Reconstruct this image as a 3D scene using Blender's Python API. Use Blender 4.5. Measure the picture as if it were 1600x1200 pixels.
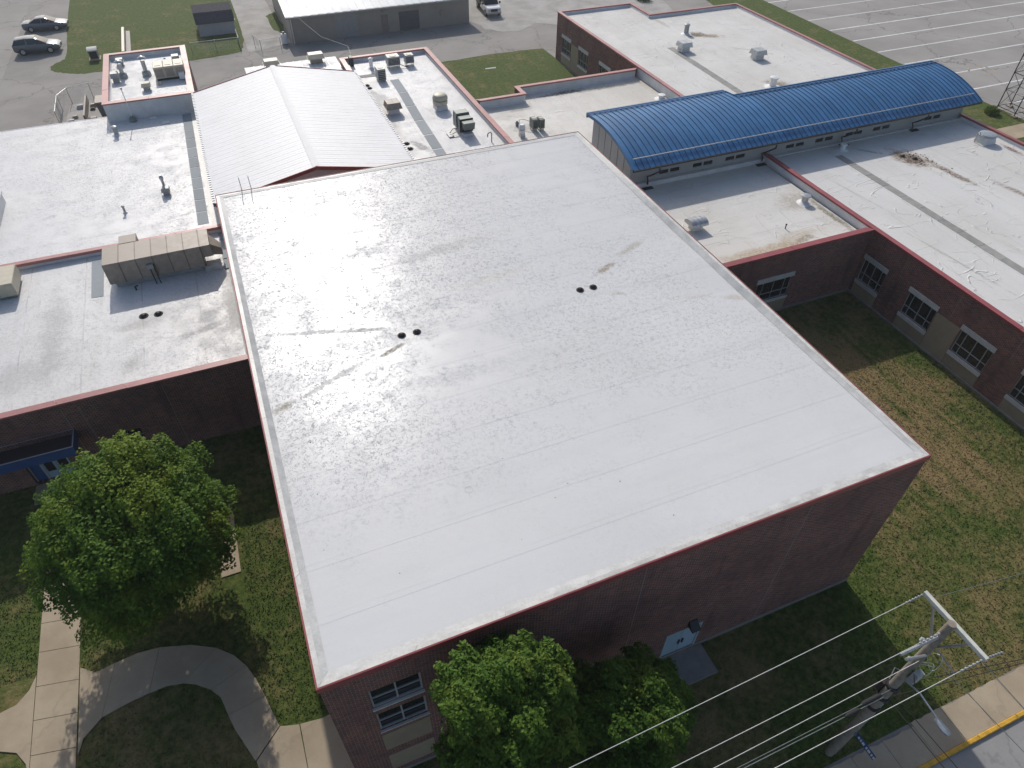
import bpy, bmesh, math, random
import numpy as np
from mathutils import Vector, Matrix
random.seed(7); rng = np.random.default_rng(11)
R = math.radians
for o in list(bpy.data.objects): bpy.data.objects.remove(o)
scene = bpy.context.scene
COL = scene.collection

# ------------------------------------------------------------------ camera
cam_d = bpy.data.cameras.new('camera'); cam = bpy.data.objects.new('camera', cam_d); COL.objects.link(cam)
cam_d.sensor_width = 36.0; cam_d.lens = 1076.22 / 1600 * 36.0
cam_d.clip_start = 0.1; cam_d.clip_end = 3000
yaw, pit, rol = R(22.8128), R(44.2756), R(0.6808)
fw = Vector((math.sin(yaw)*math.cos(pit), math.cos(yaw)*math.cos(pit), -math.sin(pit)))
rt = Vector((math.cos(yaw), -math.sin(yaw), 0)); up = rt.cross(fw)
rt2 = math.cos(rol)*rt + math.sin(rol)*up; up2 = -math.sin(rol)*rt + math.cos(rol)*up
M = Matrix((rt2, up2, -fw)).transposed().to_4x4(); M.translation = Vector((1.8393, -9.0035, 27.7743))
cam.matrix_world = M
scene.camera = cam

# ------------------------------------------------------------------ sky, sun, exposure
SUN_EL, SUN_AZ = R(36.3), R(4.2)          # azimuth measured from +Y towards +X
w = bpy.data.worlds.new('World'); scene.world = w; w.use_nodes = True
nt = w.node_tree; bg = nt.nodes['Background']
sky = nt.nodes.new('ShaderNodeTexSky'); sky.sky_type = 'NISHITA'; sky.sun_disc = False
sky.sun_elevation = SUN_EL; sky.sun_rotation = SUN_AZ
sky.air_density = 1.0; sky.dust_density = 2.0; sky.ozone_density = 1.0
nt.links.new(sky.outputs[0], bg.inputs[0]); bg.inputs[1].default_value = 0.125
sd = bpy.data.lights.new('sun', 'SUN'); sun = bpy.data.objects.new('sun', sd); COL.objects.link(sun)
sd.energy = 3.15; sd.angle = R(0.8); sd.color = (1.0, 0.95, 0.885)
sdir = Vector((math.sin(SUN_AZ)*math.cos(SUN_EL), math.cos(SUN_AZ)*math.cos(SUN_EL), math.sin(SUN_EL)))
sun.rotation_euler = sdir.to_track_quat('Z', 'Y').to_euler(); sun.location = (0, 60, 60)
vs = scene.view_settings; vs.view_transform = 'Standard'; vs.look = 'None'; vs.exposure = 0.0; vs.gamma = 1.0
vs.use_curve_mapping = False
cy = scene.cycles; cy.max_bounces = 6; cy.diffuse_bounces = 3; cy.glossy_bounces = 2; cy.transmission_bounces = 3; cy.volume_bounces = 0

# ------------------------------------------------------------------ node helpers
class NB:
    def __init__(s, name):
        s.m = bpy.data.materials.new(name); s.m.use_nodes = True; s.t = s.m.node_tree
        s.b = s.t.nodes['Principled BSDF']
        s.pos = None
    def n(s, typ, **kw):
        x = s.t.nodes.new(typ)
        for k, v in kw.items(): setattr(x, k, v)
        return x
    def L(s, a, b): s.t.links.new(a, b)
    def setin(s, node, i, v):
        if hasattr(v, 'is_linked') or isinstance(v, bpy.types.NodeSocket): s.L(v, node.inputs[i])
        else: node.inputs[i].default_value = v
    def math(s, op, a, b=0.0, c=None, clamp=False):
        x = s.n('ShaderNodeMath', operation=op, use_clamp=clamp); s.setin(x, 0, a); s.setin(x, 1, b)
        if c is not None: s.setin(x, 2, c)
        return x.outputs[0]
    def P(s):
        if s.pos is None:
            g = s.n('ShaderNodeNewGeometry'); s.pos = g.outputs['Position']; s.geo = g
        return s.pos
    def sep(s, v):
        x = s.n('ShaderNodeSeparateXYZ'); s.L(v, x.inputs[0]); return x.outputs
    def comb(s, x, y, z=0.0):
        c = s.n('ShaderNodeCombineXYZ'); s.setin(c, 0, x); s.setin(c, 1, y); s.setin(c, 2, z); return c.outputs[0]
    def mapv(s, v, loc=(0,0,0), rot=0, scale=(1,1,1)):
        a = s.n('ShaderNodeVectorMath', operation='SUBTRACT'); s.L(v, a.inputs[0]); a.inputs[1].default_value = loc
        m = s.n('ShaderNodeMapping'); s.L(a.outputs[0], m.inputs[0]); m.inputs['Rotation'].default_value = (0,0,rot)
        m2 = s.n('ShaderNodeMapping'); s.L(m.outputs[0], m2.inputs[0]); m2.inputs['Scale'].default_value = scale
        return m2.outputs[0]
    def noise(s, v, scale, detail=3, rough=0.5, dist=0.0, out=0):
        x = s.n('ShaderNodeTexNoise'); s.L(v, x.inputs['Vector']); x.inputs['Scale'].default_value = scale
        x.inputs['Detail'].default_value = detail; x.inputs['Roughness'].default_value = rough; x.inputs['Distortion'].default_value = dist
        return x.outputs[out]
    def ramp(s, f, a, b, va=0.0, vb=1.0, smooth=True):
        x = s.n('ShaderNodeMapRange', interpolation_type='SMOOTHSTEP' if smooth else 'LINEAR')
        s.setin(x, 0, f); x.inputs[1].default_value = a; x.inputs[2].default_value = b; x.inputs[3].default_value = va; x.inputs[4].default_value = vb
        return x.outputs[0]
    def mix(s, f, a, b, blend='MIX'):
        x = s.n('ShaderNodeMix', data_type='RGBA', blend_type=blend)
        s.setin(x, 0, f)
        for i, v in ((6, a), (7, b)):
            if isinstance(v, (tuple, list)): v = tuple(v)[:3] + (1.0,)
            s.setin(x, i, v)
        return x.outputs[2]
    def bump(s, h, strength=0.3, dist=0.02):
        x = s.n('ShaderNodeBump'); x.inputs['Strength'].default_value = strength; x.inputs['Distance'].default_value = dist
        s.L(h, x.inputs['Height']); s.L(x.outputs[0], s.b.inputs['Normal'])
    def out(s, col=None, rough=None, metal=None, spec=None):
        for k, v in (('Base Color', col), ('Roughness', rough), ('Metallic', metal), ('Specular IOR Level', spec)):
            if v is None: continue
            if isinstance(v, (tuple, list)): v = tuple(v)[:3] + (1.0,)
            if isinstance(v, bpy.types.NodeSocket): s.L(v, s.b.inputs[k])
            else: s.b.inputs[k].default_value = v
        return s.m

MATS = {}
def simple(name, col, rough=0.6, metal=0.0, var=0.12, scale=3.0, bump=0.0, spec=0.5, ovar=1.0):
    b = NB(name); p = b.P()
    n1 = b.noise(p, scale, 4, 0.6); n2 = b.noise(p, scale*9, 2, 0.6)
    f = b.math('ADD', b.math('MULTIPLY', n1, 0.7), b.math('MULTIPLY', n2, 0.3))
    lo = tuple(c*(1-var*1.6) for c in col); hi = tuple(min(1, c*(1+var)) for c in col)
    c = b.mix(b.ramp(f, 0.3, 0.7), lo, hi)
    oi = b.n('ShaderNodeObjectInfo'); c = b.mix(1.0, c, b.comb(*[b.ramp(oi.outputs['Random'], 0, 1, 1-0.09*ovar, 1+0.07*ovar, False)]*3), 'MULTIPLY')
    if bump: b.bump(n2, bump, 0.02)
    MATS[name] = b.out(c, b.ramp(n1, 0.2, 0.8, max(0.05, rough-0.08), min(1, rough+0.08)), metal, spec)
    return MATS[name]

def membrane(name, axis='y', off=0.0, width=1.9, white=(0.665, 0.663, 0.652), rough=0.34, fleck=0.5, dirt=0.35, wrinkle=0.0, warm=0.0, stains=(), dry=0.0, seam=0.5, spec=0.5):
    b = NB(name); p = b.P(); X, Y, Z = b.sep(p)
    flat = b.comb(X, Y, 0.0)
    c = Y if axis == 'y' else X; a = X if axis == 'y' else Y
    t = b.math('DIVIDE', b.math('SUBTRACT', c, off), width)
    row = b.math('FLOOR', t); fr = b.math('MULTIPLY', b.math('SUBTRACT', t, row), width)
    wn = b.n('ShaderNodeTexWhiteNoise', noise_dimensions='1D'); b.L(row, wn.inputs['W']); rv = wn.outputs['Value']
    # wobbling seam line
    wob = b.math('MULTIPLY', b.math('SUBTRACT', b.noise(flat, 0.6, 3), 0.5), 0.10)
    e = b.math('ABSOLUTE', b.math('ADD', b.math('SUBTRACT', fr, 0.12), wob))
    seamm = b.ramp(e, 0.015, 0.055, 1.0, 0.0)
    seamm = b.math('MULTIPLY', seamm, b.ramp(b.noise(flat, 0.35, 3), 0.38, 0.62))
    big = b.noise(flat, 0.16, 4, 0.55); mid = b.noise(flat, 0.9, 4, 0.6)
    st = b.noise(b.comb(b.math('MULTIPLY', a, 0.10), b.math('MULTIPLY', c, 1.1)), 1.0, 4, 0.6)
    grain = b.noise(flat, 14.0, 3, 0.7)
    col = b.mix(b.math('MULTIPLY', b.ramp(big, 0.35, 0.7), dirt), white, (white[0]*0.82, white[1]*(0.82-0.01*warm), white[2]*(0.82-0.04*warm)))
    col = b.mix(b.math('MULTIPLY', b.ramp(st, 0.42, 0.75), dirt*0.5), col, (0.52, 0.52-0.02*warm, 0.52-0.06*warm))
    col = b.mix(b.math('MULTIPLY', b.ramp(rv, 0.0, 1.0), 0.10), col, (0.55, 0.56, 0.58))
    col = b.mix(b.ramp(grain, 0.55, 0.8, 0.0, 0.10), col, (0.40, 0.40, 0.39))
    # curly dirt flecks : broken contour lines of a noise field
    nz = b.noise(flat, 4.6, 2, 0.5, 0.6); nz2 = b.noise(flat, 9.0, 2, 0.5, 0.3)
    ln = b.ramp(b.math('ABSOLUTE', b.math('SUBTRACT', nz, 0.5)), 0.012, 0.034, 1.0, 0.0)
    ln2 = b.ramp(b.math('ABSOLUTE', b.math('SUBTRACT', nz2, 0.53)), 0.014, 0.040, 1.0, 0.0)
    brk = b.ramp(b.noise(flat, 4.0, 2), 0.44, 0.54); brk2 = b.ramp(b.noise(flat, 5.5, 2), 0.47, 0.56)
    zone = b.ramp(b.math('ADD', b.noise(flat, 0.13, 3), b.math('MULTIPLY', b.math('SUBTRACT', mid, 0.5), 0.5)), 0.25, 0.55)
    fl = b.math('MAXIMUM', b.math('MULTIPLY', ln, brk), b.math('MULTIPLY', ln2, brk2))
    if dry: # the front part of the roof is cleaner
        zone = b.math('MULTIPLY', zone, b.ramp(b.math('ADD', Y, b.math('MULTIPLY', b.math('SUBTRACT', mid, 0.5), 4.0)), dry-3.0, dry+3.0, 0.22, 1.0))
    fl = b.math('MULTIPLY', b.math('MULTIPLY', fl, zone), 1.0)
    col = b.mix(b.math('MULTIPLY', fl, fleck), col, (0.27, 0.27, 0.27))
    col = b.mix(b.math('MULTIPLY', seamm, seam), col, (0.40, 0.39, 0.37))
    rg = b.math('ADD', b.ramp(big, 0.3, 0.75, rough-0.05, rough+0.10), b.math('MULTIPLY', fl, 0.55))
    rg = b.math('ADD', rg, b.math('MULTIPLY', b.ramp(mid, 0.45, 0.7), 0.10))
    for (cx, cy, rx, ry, ang, amt, scol) in stains:
        v = b.mapv(flat, (cx, cy, 0), -R(ang), (1.0/rx, 1.0/ry, 1.0))
        ln_ = b.n('ShaderNodeVectorMath', operation='LENGTH'); b.L(v, ln_.inputs[0])
        nn = b.noise(flat, 1.7, 5, 0.65); nf = b.noise(flat, 6.0, 4, 0.7)
        d = b.math('ADD', ln_.outputs['Value'], b.math('MULTIPLY', b.math('SUBTRACT', nn, 0.5), 1.5))
        mk = b.math('MULTIPLY', b.ramp(d, 0.25, 1.0, 1.0, 0.0), b.ramp(nf, 0.3, 0.62, 0.25, 1.0))
        col = b.mix(b.math('MULTIPLY', mk, amt, clamp=True), col, scol)
        rg = b.math('ADD', rg, b.math('MULTIPLY', mk, 0.3))
    h = b.math('ADD', b.math('MULTIPLY', b.math('MULTIPLY', mid, 0.6), 1.0), b.math('MULTIPLY', grain, 0.10))
    h = b.math('ADD', h, b.math('MULTIPLY', seamm, 0.5*seam))
    if wrinkle:
        w1 = b.noise(b.comb(b.math('MULTIPLY', X, 0.28), b.math('MULTIPLY', Y, 1.0)), 0.8, 2, 0.5, 0.8)
        rid = b.ramp(b.math('ABSOLUTE', b.math('SUBTRACT', w1, 0.5)), 0.0, 0.011, 1.0, 0.0)
        rid = b.math('MULTIPLY', rid, b.ramp(b.noise(flat, 0.33, 2), 0.44, 0.54))
        w2 = b.noise(b.comb(b.math('MULTIPLY', X, 1.0), b.math('MULTIPLY', Y, 0.22)), 0.7, 2, 0.5, 0.6)
        rid2 = b.ramp(b.math('ABSOLUTE', b.math('SUBTRACT', w2, 0.47)), 0.0, 0.012, 1.0, 0.0)
        rid2 = b.math('MULTIPLY', rid2, b.ramp(b.noise(flat, 0.27, 2), 0.46, 0.55))
        rr = b.math('MAXIMUM', rid, rid2)
        h = b.math('ADD', h, b.math('MULTIPLY', rr, 5.5*wrinkle))
        col = b.mix(b.math('MULTIPLY', rr, 0.16), col, (0.38, 0.36, 0.33))
    b.bump(h, 0.45, 0.02)
    sp_ = b.math('MULTIPLY', b.math('SUBTRACT', 1.0, b.math('MULTIPLY', fl, 0.85)), b.ramp(mid, 0.35, 0.68, spec, spec*0.45))
    MATS[name] = b.out(col, b.math('MINIMUM', rg, 1.0), 0.0, sp_)
    return MATS[name]

def brick_mat(name, c1=(0.24, 0.082, 0.060), c2=(0.075, 0.032, 0.030), mortar=(0.42, 0.33, 0.28), stone=False):
    b = NB(name); p = b.P(); X, Y, Z = b.sep(p)
    g = b.n('ShaderNodeNewGeometry'); nx = b.math('ABSOLUTE', b.sep(g.outputs['True Normal'])[0])
    f = b.math('GREATER_THAN', nx, 0.5)
    u = b.math('ADD', b.math('MULTIPLY', f, Y), b.math('MULTIPLY', b.math('SUBTRACT', 1.0, f), X))
    v = b.comb(u, Z, 0.0)
    br = b.n('ShaderNodeTexBrick'); b.L(v, br.inputs['Vector'])
    br.inputs['Scale'].default_value = 1.0; br.inputs['Brick Width'].default_value = 0.22; br.inputs['Row Height'].default_value = 0.078
    br.inputs['Mortar Size'].default_value = 0.008; br.inputs['Mortar Smooth'].default_value = 0.3
    br.inputs['Color1'].default_value = c1+(1,); br.inputs['Color2'].default_value = c2+(1,); br.inputs['Mortar'].default_value = mortar+(1,)
    n = b.noise(v, 0.45, 4, 0.6); n2 = b.noise(v, 9.0, 3, 0.6)
    col = b.mix(b.ramp(n, 0.35, 0.7, 0.0, 0.4), br.outputs['Color'], (0.075, 0.042, 0.043))
    col = b.mix(b.ramp(n2, 0.5, 0.8, 0.0, 0.25), col, (0.19, 0.12, 0.11))
    n3 = b.noise(b.comb(b.math('MULTIPLY', u, 1.3), b.math('MULTIPLY', Z, 0.14)), 1.0, 4, 0.6); col = b.mix(b.ramp(n3, 0.5, 0.78, 0.0, 0.5), col, (0.045, 0.024, 0.022))
    b.bump(b.math('SUBTRACT', 1.0, br.outputs['Fac']), 0.5, 0.01)
    MATS[name] = b.out(col, 0.85, 0.0, 0.3); return MATS[name]

def grass_nodes(b, p):
    X, Y, Z = b.sep(p); flat = b.comb(X, Y, 0.0)
    big = b.noise(flat, 0.11, 4, 0.6); mid = b.noise(flat, 0.55, 4, 0.62); sm = b.noise(flat, 3.2, 4, 0.7); fine = b.noise(flat, 16.0, 3, 0.7)
    # mowing lines running along Y on the right-hand lawn
    mow = b.noise(b.comb(b.math('MULTIPLY', X, 1.5), b.math('MULTIPLY', Y, 0.10)), 1.0, 3, 0.6, 0.3)
    lawn = b.math('MULTIPLY', b.math('MULTIPLY', b.ramp(X, 21.0, 25.0), b.ramp(X, 33.5, 37.0, 1.0, 0.0)), b.math('MULTIPLY', b.ramp(Y, -1.0, 3.5), b.ramp(Y, 9.0, 20.0, 1.0, 0.15)))
    d = b.math('ADD', b.math('MULTIPLY', big, 0.55), b.math('MULTIPLY', mid, 0.45))
    d = b.math('ADD', d, b.math('MULTIPLY', lawn, b.math('ADD', 0.055, b.math('MULTIPLY', b.math('SUBTRACT', mow, 0.40), 0.85))))
    d = b.math('ADD', d, b.math('MULTIPLY', b.math('SUBTRACT', sm, 0.5), 0.32))
    far = b.ramp(Y, 40.0, 60.0)
    d = b.math('SUBTRACT', d, b.math('MULTIPLY', far, 0.06))
    dry = b.ramp(d, 0.435, 0.70)
    green = b.mix(b.ramp(sm, 0.3, 0.7), (0.043, 0.070, 0.013), (0.094, 0.128, 0.026))
    tan = b.mix(b.ramp(fine, 0.3, 0.7), (0.165, 0.120, 0.052), (0.30, 0.222, 0.105))
    col = b.mix(dry, green, tan)
    col = b.mix(b.ramp(fine, 0.45, 0.75, 0.0, 0.45), col, (0.032, 0.040, 0.016))
    return col, sm, fine
def grass_mat(name):
    b = NB(name); col, sm, fine = grass_nodes(b, b.P())
    b.bump(b.math('ADD', sm, b.math('MULTIPLY', fine, 0.6)), 0.9, 0.06)
    MATS[name] = b.out(col, 0.9, 0.0, 0.15); return MATS[name]
def paving(name, c1, c2, crack=0.3, scale=0.25, stain=(0.1, 0.095, 0.09)):
    b = NB(name); X, Y, Z = b.sep(b.P()); flat = b.comb(X, Y, 0.0)
    n = b.noise(flat, scale, 5, 0.6); n2 = b.noise(flat, 4.0, 4, 0.7); n3 = b.noise(flat, 30.0, 2, 0.7)
    col = b.mix(b.ramp(n, 0.3, 0.7), c1, c2)
    col = b.mix(b.ramp(n2, 0.5, 0.8, 0.0, 0.28), col, stain)
    col = b.mix(b.ramp(n3, 0.5, 0.8, 0.0, 0.25), col, stain)
    vo = b.n('ShaderNodeTexVoronoi', feature='DISTANCE_TO_EDGE')
    dv = b.n('ShaderNodeVectorMath', operation='ADD'); b.L(flat, dv.inputs[0])
    dd = b.n('ShaderNodeVectorMath', operation='SCALE'); b.L(b.noise(flat, 0.5, 4, 0.6, 0, 1), dd.inputs[0]); dd.inputs['Scale'].default_value = 3.0
    b.L(dd.outputs[0], dv.inputs[1]); b.L(dv.outputs[0], vo.inputs['Vector']); vo.inputs['Scale'].default_value = 0.11
    ck = b.math('MULTIPLY', b.ramp(vo.outputs['Distance'], 0.002, 0.009, 1.0, 0.0), crack)
    col = b.mix(ck, col, (0.06, 0.055, 0.05))
    b.bump(n3, 0.25, 0.01)
    MATS[name] = b.out(col, 0.9, 0.0, 0.25); return MATS[name]

def leaf_mat(name, c1, c2, c3):
    b = NB(name); g = b.n('ShaderNodeNewGeometry'); r = g.outputs['Random Per Island']
    n = b.noise(g.outputs['Position'], 0.55, 3)
    col = b.mix(b.ramp(r, 0.0, 1.0), c1, c2); col = b.mix(b.ramp(n, 0.42, 0.66), col, c3)
    tr = b.n('ShaderNodeBsdfTranslucent'); b.L(b.mix(0.5, col, (0.16, 0.22, 0.02)), tr.inputs[0])
    ms = b.n('ShaderNodeMixShader'); ms.inputs[0].default_value = 0.32
    b.out(col, 0.6, 0.0, 0.16)
    o = [x for x in b.t.nodes if x.type == 'OUTPUT_MATERIAL'][0]
    b.L(b.b.outputs[0], ms.inputs[1]); b.L(tr.outputs[0], ms.inputs[2]); b.L(ms.outputs[0], o.inputs[0])
    MATS[name] = b.m; return b.m

# ------------------------------------------------------------------ mesh helpers
class MB:
    def __init__(s): s.v = []; s.f = []
    def add(s, vs, fs):
        k = len(s.v); s.v += [tuple(p) for p in vs]; s.f += [tuple(i+k for i in f) for f in fs]; return s
    def quad(s, a, b, c, d): return s.add([a, b, c, d], [(0, 1, 2, 3)])
    def box(s, x0, x1, y0, y1, z0, z1):
        return s.add([(x0,y0,z0),(x1,y0,z0),(x1,y1,z0),(x0,y1,z0),(x0,y0,z1),(x1,y0,z1),(x1,y1,z1),(x0,y1,z1)],
                     [(0,3,2,1),(4,5,6,7),(0,1,5,4),(1,2,6,5),(2,3,7,6),(3,0,4,7)])
    def bbox(s, x0, x1, y0, y1, z0, z1, b=0.02):        # box with chamfered upper edges
        vs = [(x0,y0,z0),(x1,y0,z0),(x1,y1,z0),(x0,y1,z0),(x0,y0,z1-b),(x1,y0,z1-b),(x1,y1,z1-b),(x0,y1,z1-b),
              (x0+b,y0+b,z1),(x1-b,y0+b,z1),(x1-b,y1-b,z1),(x0+b,y1-b,z1)]
        return s.add(vs, [(0,3,2,1),(0,1,5,4),(1,2,6,5),(2,3,7,6),(3,0,4,7),(4,5,9,8),(5,6,10,9),(6,7,11,10),(7,4,8,11),(8,9,10,11)])
    def frustum(s, x0, x1, y0, y1, z0, X0, X1, Y0, Y1, z1):
        return s.add([(x0,y0,z0),(x1,y0,z0),(x1,y1,z0),(x0,y1,z0),(X0,Y0,z1),(X1,Y0,z1),(X1,Y1,z1),(X0,Y1,z1)],
                     [(0,3,2,1),(4,5,6,7),(0,1,5,4),(1,2,6,5),(2,3,7,6),(3,0,4,7)])
    def prism(s, poly, z0, z1):
        n = len(poly)
        return s.add([(x,y,z0) for x,y in poly]+[(x,y,z1) for x,y in poly],
                     [tuple(range(n-1,-1,-1)), tuple(range(n,2*n))]+[(i,(i+1)%n,n+(i+1)%n,n+i) for i in range(n)])
    def extr(s, prof, axis, a0, a1):                    # profile in the plane normal to axis ('x': prof=(y,z))
        n = len(prof)
        f = (lambda p, a: (a, p[0], p[1])) if axis == 'x' else (lambda p, a: (p[0], a, p[1]))
        return s.add([f(p, a0) for p in prof]+[f(p, a1) for p in prof],
                     [tuple(range(n-1,-1,-1)), tuple(range(n,2*n))]+[(i,(i+1)%n,n+(i+1)%n,n+i) for i in range(n)])
    def lathe(s, prof, c=(0,0,0), n=16):
        vs, fs = [], []
        for r, z in prof:
            for k in range(n):
                a = 2*math.pi*k/n; vs.append((c[0]+r*math.cos(a), c[1]+r*math.sin(a), c[2]+z))
        for i in range(len(prof)-1):
            for k in range(n): fs.append((i*n+k, i*n+(k+1)%n, (i+1)*n+(k+1)%n, (i+1)*n+k))
        fs.append(tuple(range(n-1,-1,-1))); fs.append(tuple((len(prof)-1)*n+k for k in range(n)))
        return s.add(vs, fs)
    def tube(s, pts, r, n=8, r1=None):
        pts = [Vector(p) for p in pts]; m = len(pts); vs, fs = [], []
        prev = None
        for i, p in enumerate(pts):
            d = (pts[min(i+1, m-1)]-pts[max(i-1, 0)]).normalized()
            a = prev if prev is not None else (Vector((0,0,1)) if abs(d.z) < 0.9 else Vector((1,0,0)))
            u = (a - d*a.dot(d)).normalized(); v = d.cross(u); prev = u
            rr = r if r1 is None else r+(r1-r)*i/(m-1)
            if isinstance(r, (list, tuple)): rr = r[i]
            for k in range(n):
                t = 2*math.pi*k/n; vs.append(p+rr*(math.cos(t)*u+math.sin(t)*v))
        for i in range(m-1):
            for k in range(n): fs.append((i*n+k, i*n+(k+1)%n, (i+1)*n+(k+1)%n, (i+1)*n+k))
        fs.append(tuple(range(n-1,-1,-1))); fs.append(tuple((m-1)*n+k for k in range(n)))
        return s.add(vs, fs)
    def mesh(s, name, mat, org=(0,0,0), recalc=True, smooth=None):
        me = bpy.data.meshes.new(name)
        me.from_pydata([(x-org[0], y-org[1], z-org[2]) for x, y, z in s.v], [], s.f)
        if recalc:
            bm = bmesh.new(); bm.from_mesh(me); bmesh.ops.recalc_face_normals(bm, faces=bm.faces); bm.to_mesh(me); bm.free()
        if smooth is not None:
            me.polygons.foreach_set('use_smooth', [True]*len(me.polygons)); me.set_sharp_from_angle(angle=R(smooth))
        me.materials.append(MATS[mat] if isinstance(mat, str) else mat)
        return me

ORG = {}
def tag(o, label=None, cat=None, group=None, kind=None):
    if label: o['label'] = label
    if cat: o['category'] = cat
    if group: o['group'] = group
    if kind: o['kind'] = kind
    return o
def thing(name, label, cat, loc=(0,0,0), group=None):
    o = bpy.data.objects.new(name, None); COL.objects.link(o); o.location = loc; o.empty_display_size = 0.3
    ORG[o.name] = tuple(loc); return tag(o, label, cat, group)
def part(mb, name, mat, parent, recalc=True, smooth=None, label=None):   # mb in world coordinates
    org = ORG.get(parent.name, (0,0,0)) if parent else (0,0,0)
    o = bpy.data.objects.new(name, mb.mesh(name, mat, org, recalc, smooth)); COL.objects.link(o)
    if parent: o.parent = parent
    ORG[o.name] = org
    if label: o['label'] = label
    return o
def solo(mb, name, mat, label, cat, loc=(0,0,0), group=None, smooth=None):  # a thing that is one mesh
    o = bpy.data.objects.new(name, mb.mesh(name, mat, loc, True, smooth)); COL.objects.link(o); o.location = loc
    ORG[o.name] = tuple(loc); return tag(o, label, cat, group)
def struct(mb, name, mat, recalc=True):
    o = part(mb, name, mat, None, recalc); return tag(o, kind='structure')
def copy_tree(o, loc=None, label=None, parent=None, rz=None):
    c = o.copy(); COL.objects.link(c); c.parent = parent
    if loc is not None: c.location = loc
    if label: c['label'] = label
    if rz is not None: c.rotation_euler = (0,0,rz)
    for ch in o.children: copy_tree(ch, None, None, c)
    return c
def sheet(pts, z):                                      # flat polygon facing up
    m = MB(); m.add([(x, y, z) for x, y in pts], [tuple(range(len(pts)))]); return m

# ------------------------------------------------------------------ materials
FRONT_Y = 13.85
RED = (0.30, 0.07, 0.07)
brown = (0.10, 0.075, 0.05)
membrane('gym_membrane', 'y', 0.0, 1.91, white=(0.645, 0.643, 0.632), rough=0.255, fleck=0.46, dirt=0.42, dry=6.0, seam=0.13, spec=0.18, stains=[
    (5.5, 13.0, 1.0, 0.16, 22, 0.9, (0.17, 0.14, 0.085)), (3.0, 12.2, 2.8, 0.22, 24, 0.26, (0.36, 0.33, 0.27)), (0.9, 11.35, 0.7, 0.28, 22, 0.8, (0.25, 0.21, 0.13)),
    (3.0, 15.3, 3.2, 0.2, -16, 0.30, (0.34, 0.33, 0.29)), (4.9, 14.75, 0.9, 0.2, -12, 0.6, (0.26, 0.24, 0.19)), (16.7, 15.0, 0.9, 0.28, 25, 0.9, (0.24, 0.17, 0.10)), (18.8, 16.1, 1.4, 0.3, 24, 0.65, (0.33, 0.29, 0.22)),
    (16.4, 13.0, 0.7, 0.16, -20, 0.6, (0.30, 0.27, 0.22)), (19.5, 11.5, 1.6, 0.25, -20, 0.3, (0.42, 0.38, 0.29)), (21.2, 10.7, 0.6, 0.3, -20, 0.55, (0.36, 0.31, 0.22)), (10.5, 19.5, 4.0, 0.6, 8, 0.3, (0.42, 0.40, 0.33)), (11.5, 16.3, 3.0, 0.5, 5, 0.3, (0.45, 0.42, 0.34)), (9.0, 10.5, 6.0, 1.0, 2, 0.22, (0.45, 0.45, 0.44))])
membrane('entrance_membrane', 'x', 0.4, 2.9, rough=0.42, fleck=0.25, dirt=0.8, warm=0.8, seam=0.6, stains=[
    (-2.3, 23.0, 1.6, 0.4, 12, 0.5, (0.28, 0.27, 0.26)), (-2.0, 24.2, 0.9, 0.8, 0, 0.32, (0.32, 0.31, 0.30)), (-5.5, 24.6, 1.4, 0.6, 0, 0.4, (0.45, 0.42, 0.34)), (-9.6, 26.0, 1.0, 4.5, 0, 0.3, (0.36, 0.36, 0.36)), (-11.0, 22.6, 2.6, 2.0, 0, 0.3, (0.34, 0.34, 0.34)), (-5.8, 21.6, 0.6, 1.3, -20, 0.45, (0.38, 0.37, 0.33)), (-0.6, 25.5, 0.7, 6, 0, 0.35, (0.5, 0.45, 0.36))])
membrane('classroom_membrane', 'y', 0.7, 2.4, rough=0.38, fleck=0.3, dirt=0.35, seam=0.25, stains=[(-4.4, 49.0, 3.0, 0.5, 12, 0.35, (0.42, 0.42, 0.42)), (-10.5, 37.6, 0.9, 0.4, 30, 0.35, (0.4, 0.4, 0.38)), (-9.0, 44.0, 2.5, 1.0, 20, 0.25, (0.5, 0.47, 0.38)), (-2.3, 35.0, 0.8, 0.3, 20, 0.4, (0.45, 0.42, 0.36))])
membrane('block_membrane', 'y', 0.3, 2.4, white=(0.67, 0.67, 0.66), rough=0.5, fleck=0.1, dirt=0.2, seam=0.2)
membrane('kitchen_membrane', 'x', 0.2, 2.1, rough=0.45, fleck=0.12, dirt=0.4, warm=0.5, seam=0.3, stains=[(14.2, 49.2, 0.7, 3.0, 20, 0.35, (0.45, 0.43, 0.36)), (14.6, 39.4, 0.5, 1.7, 20, 0.75, (0.23, 0.22, 0.20)), (13.5, 46, 0.8, 6.0, 0, 0.35, (0.5, 0.45, 0.36))])
membrane('passage_membrane', 'x', 0.1, 2.6, white=(0.65, 0.625, 0.575), rough=0.6, fleck=0.1, dirt=0.7, warm=1.6, seam=0.35, wrinkle=0.4, stains=[(23.5, 40.3, 1.9, 1.3, 0, 0.55, (0.33, 0.31, 0.28)), (29.5, 45.6, 3.4, 0.55, 3, 1.0, (0.07, 0.065, 0.045)), (33.5, 45.3, 4.5, 0.28, 0, 0.9, (0.20, 0.16, 0.10)), (24.3, 43.7, 1.4, 0.4, 5, 0.6, (0.22, 0.20, 0.16)), (37.0, 44.5, 0.5, 2.0, 0, 0.5, (0.45, 0.38, 0.25))])
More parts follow.
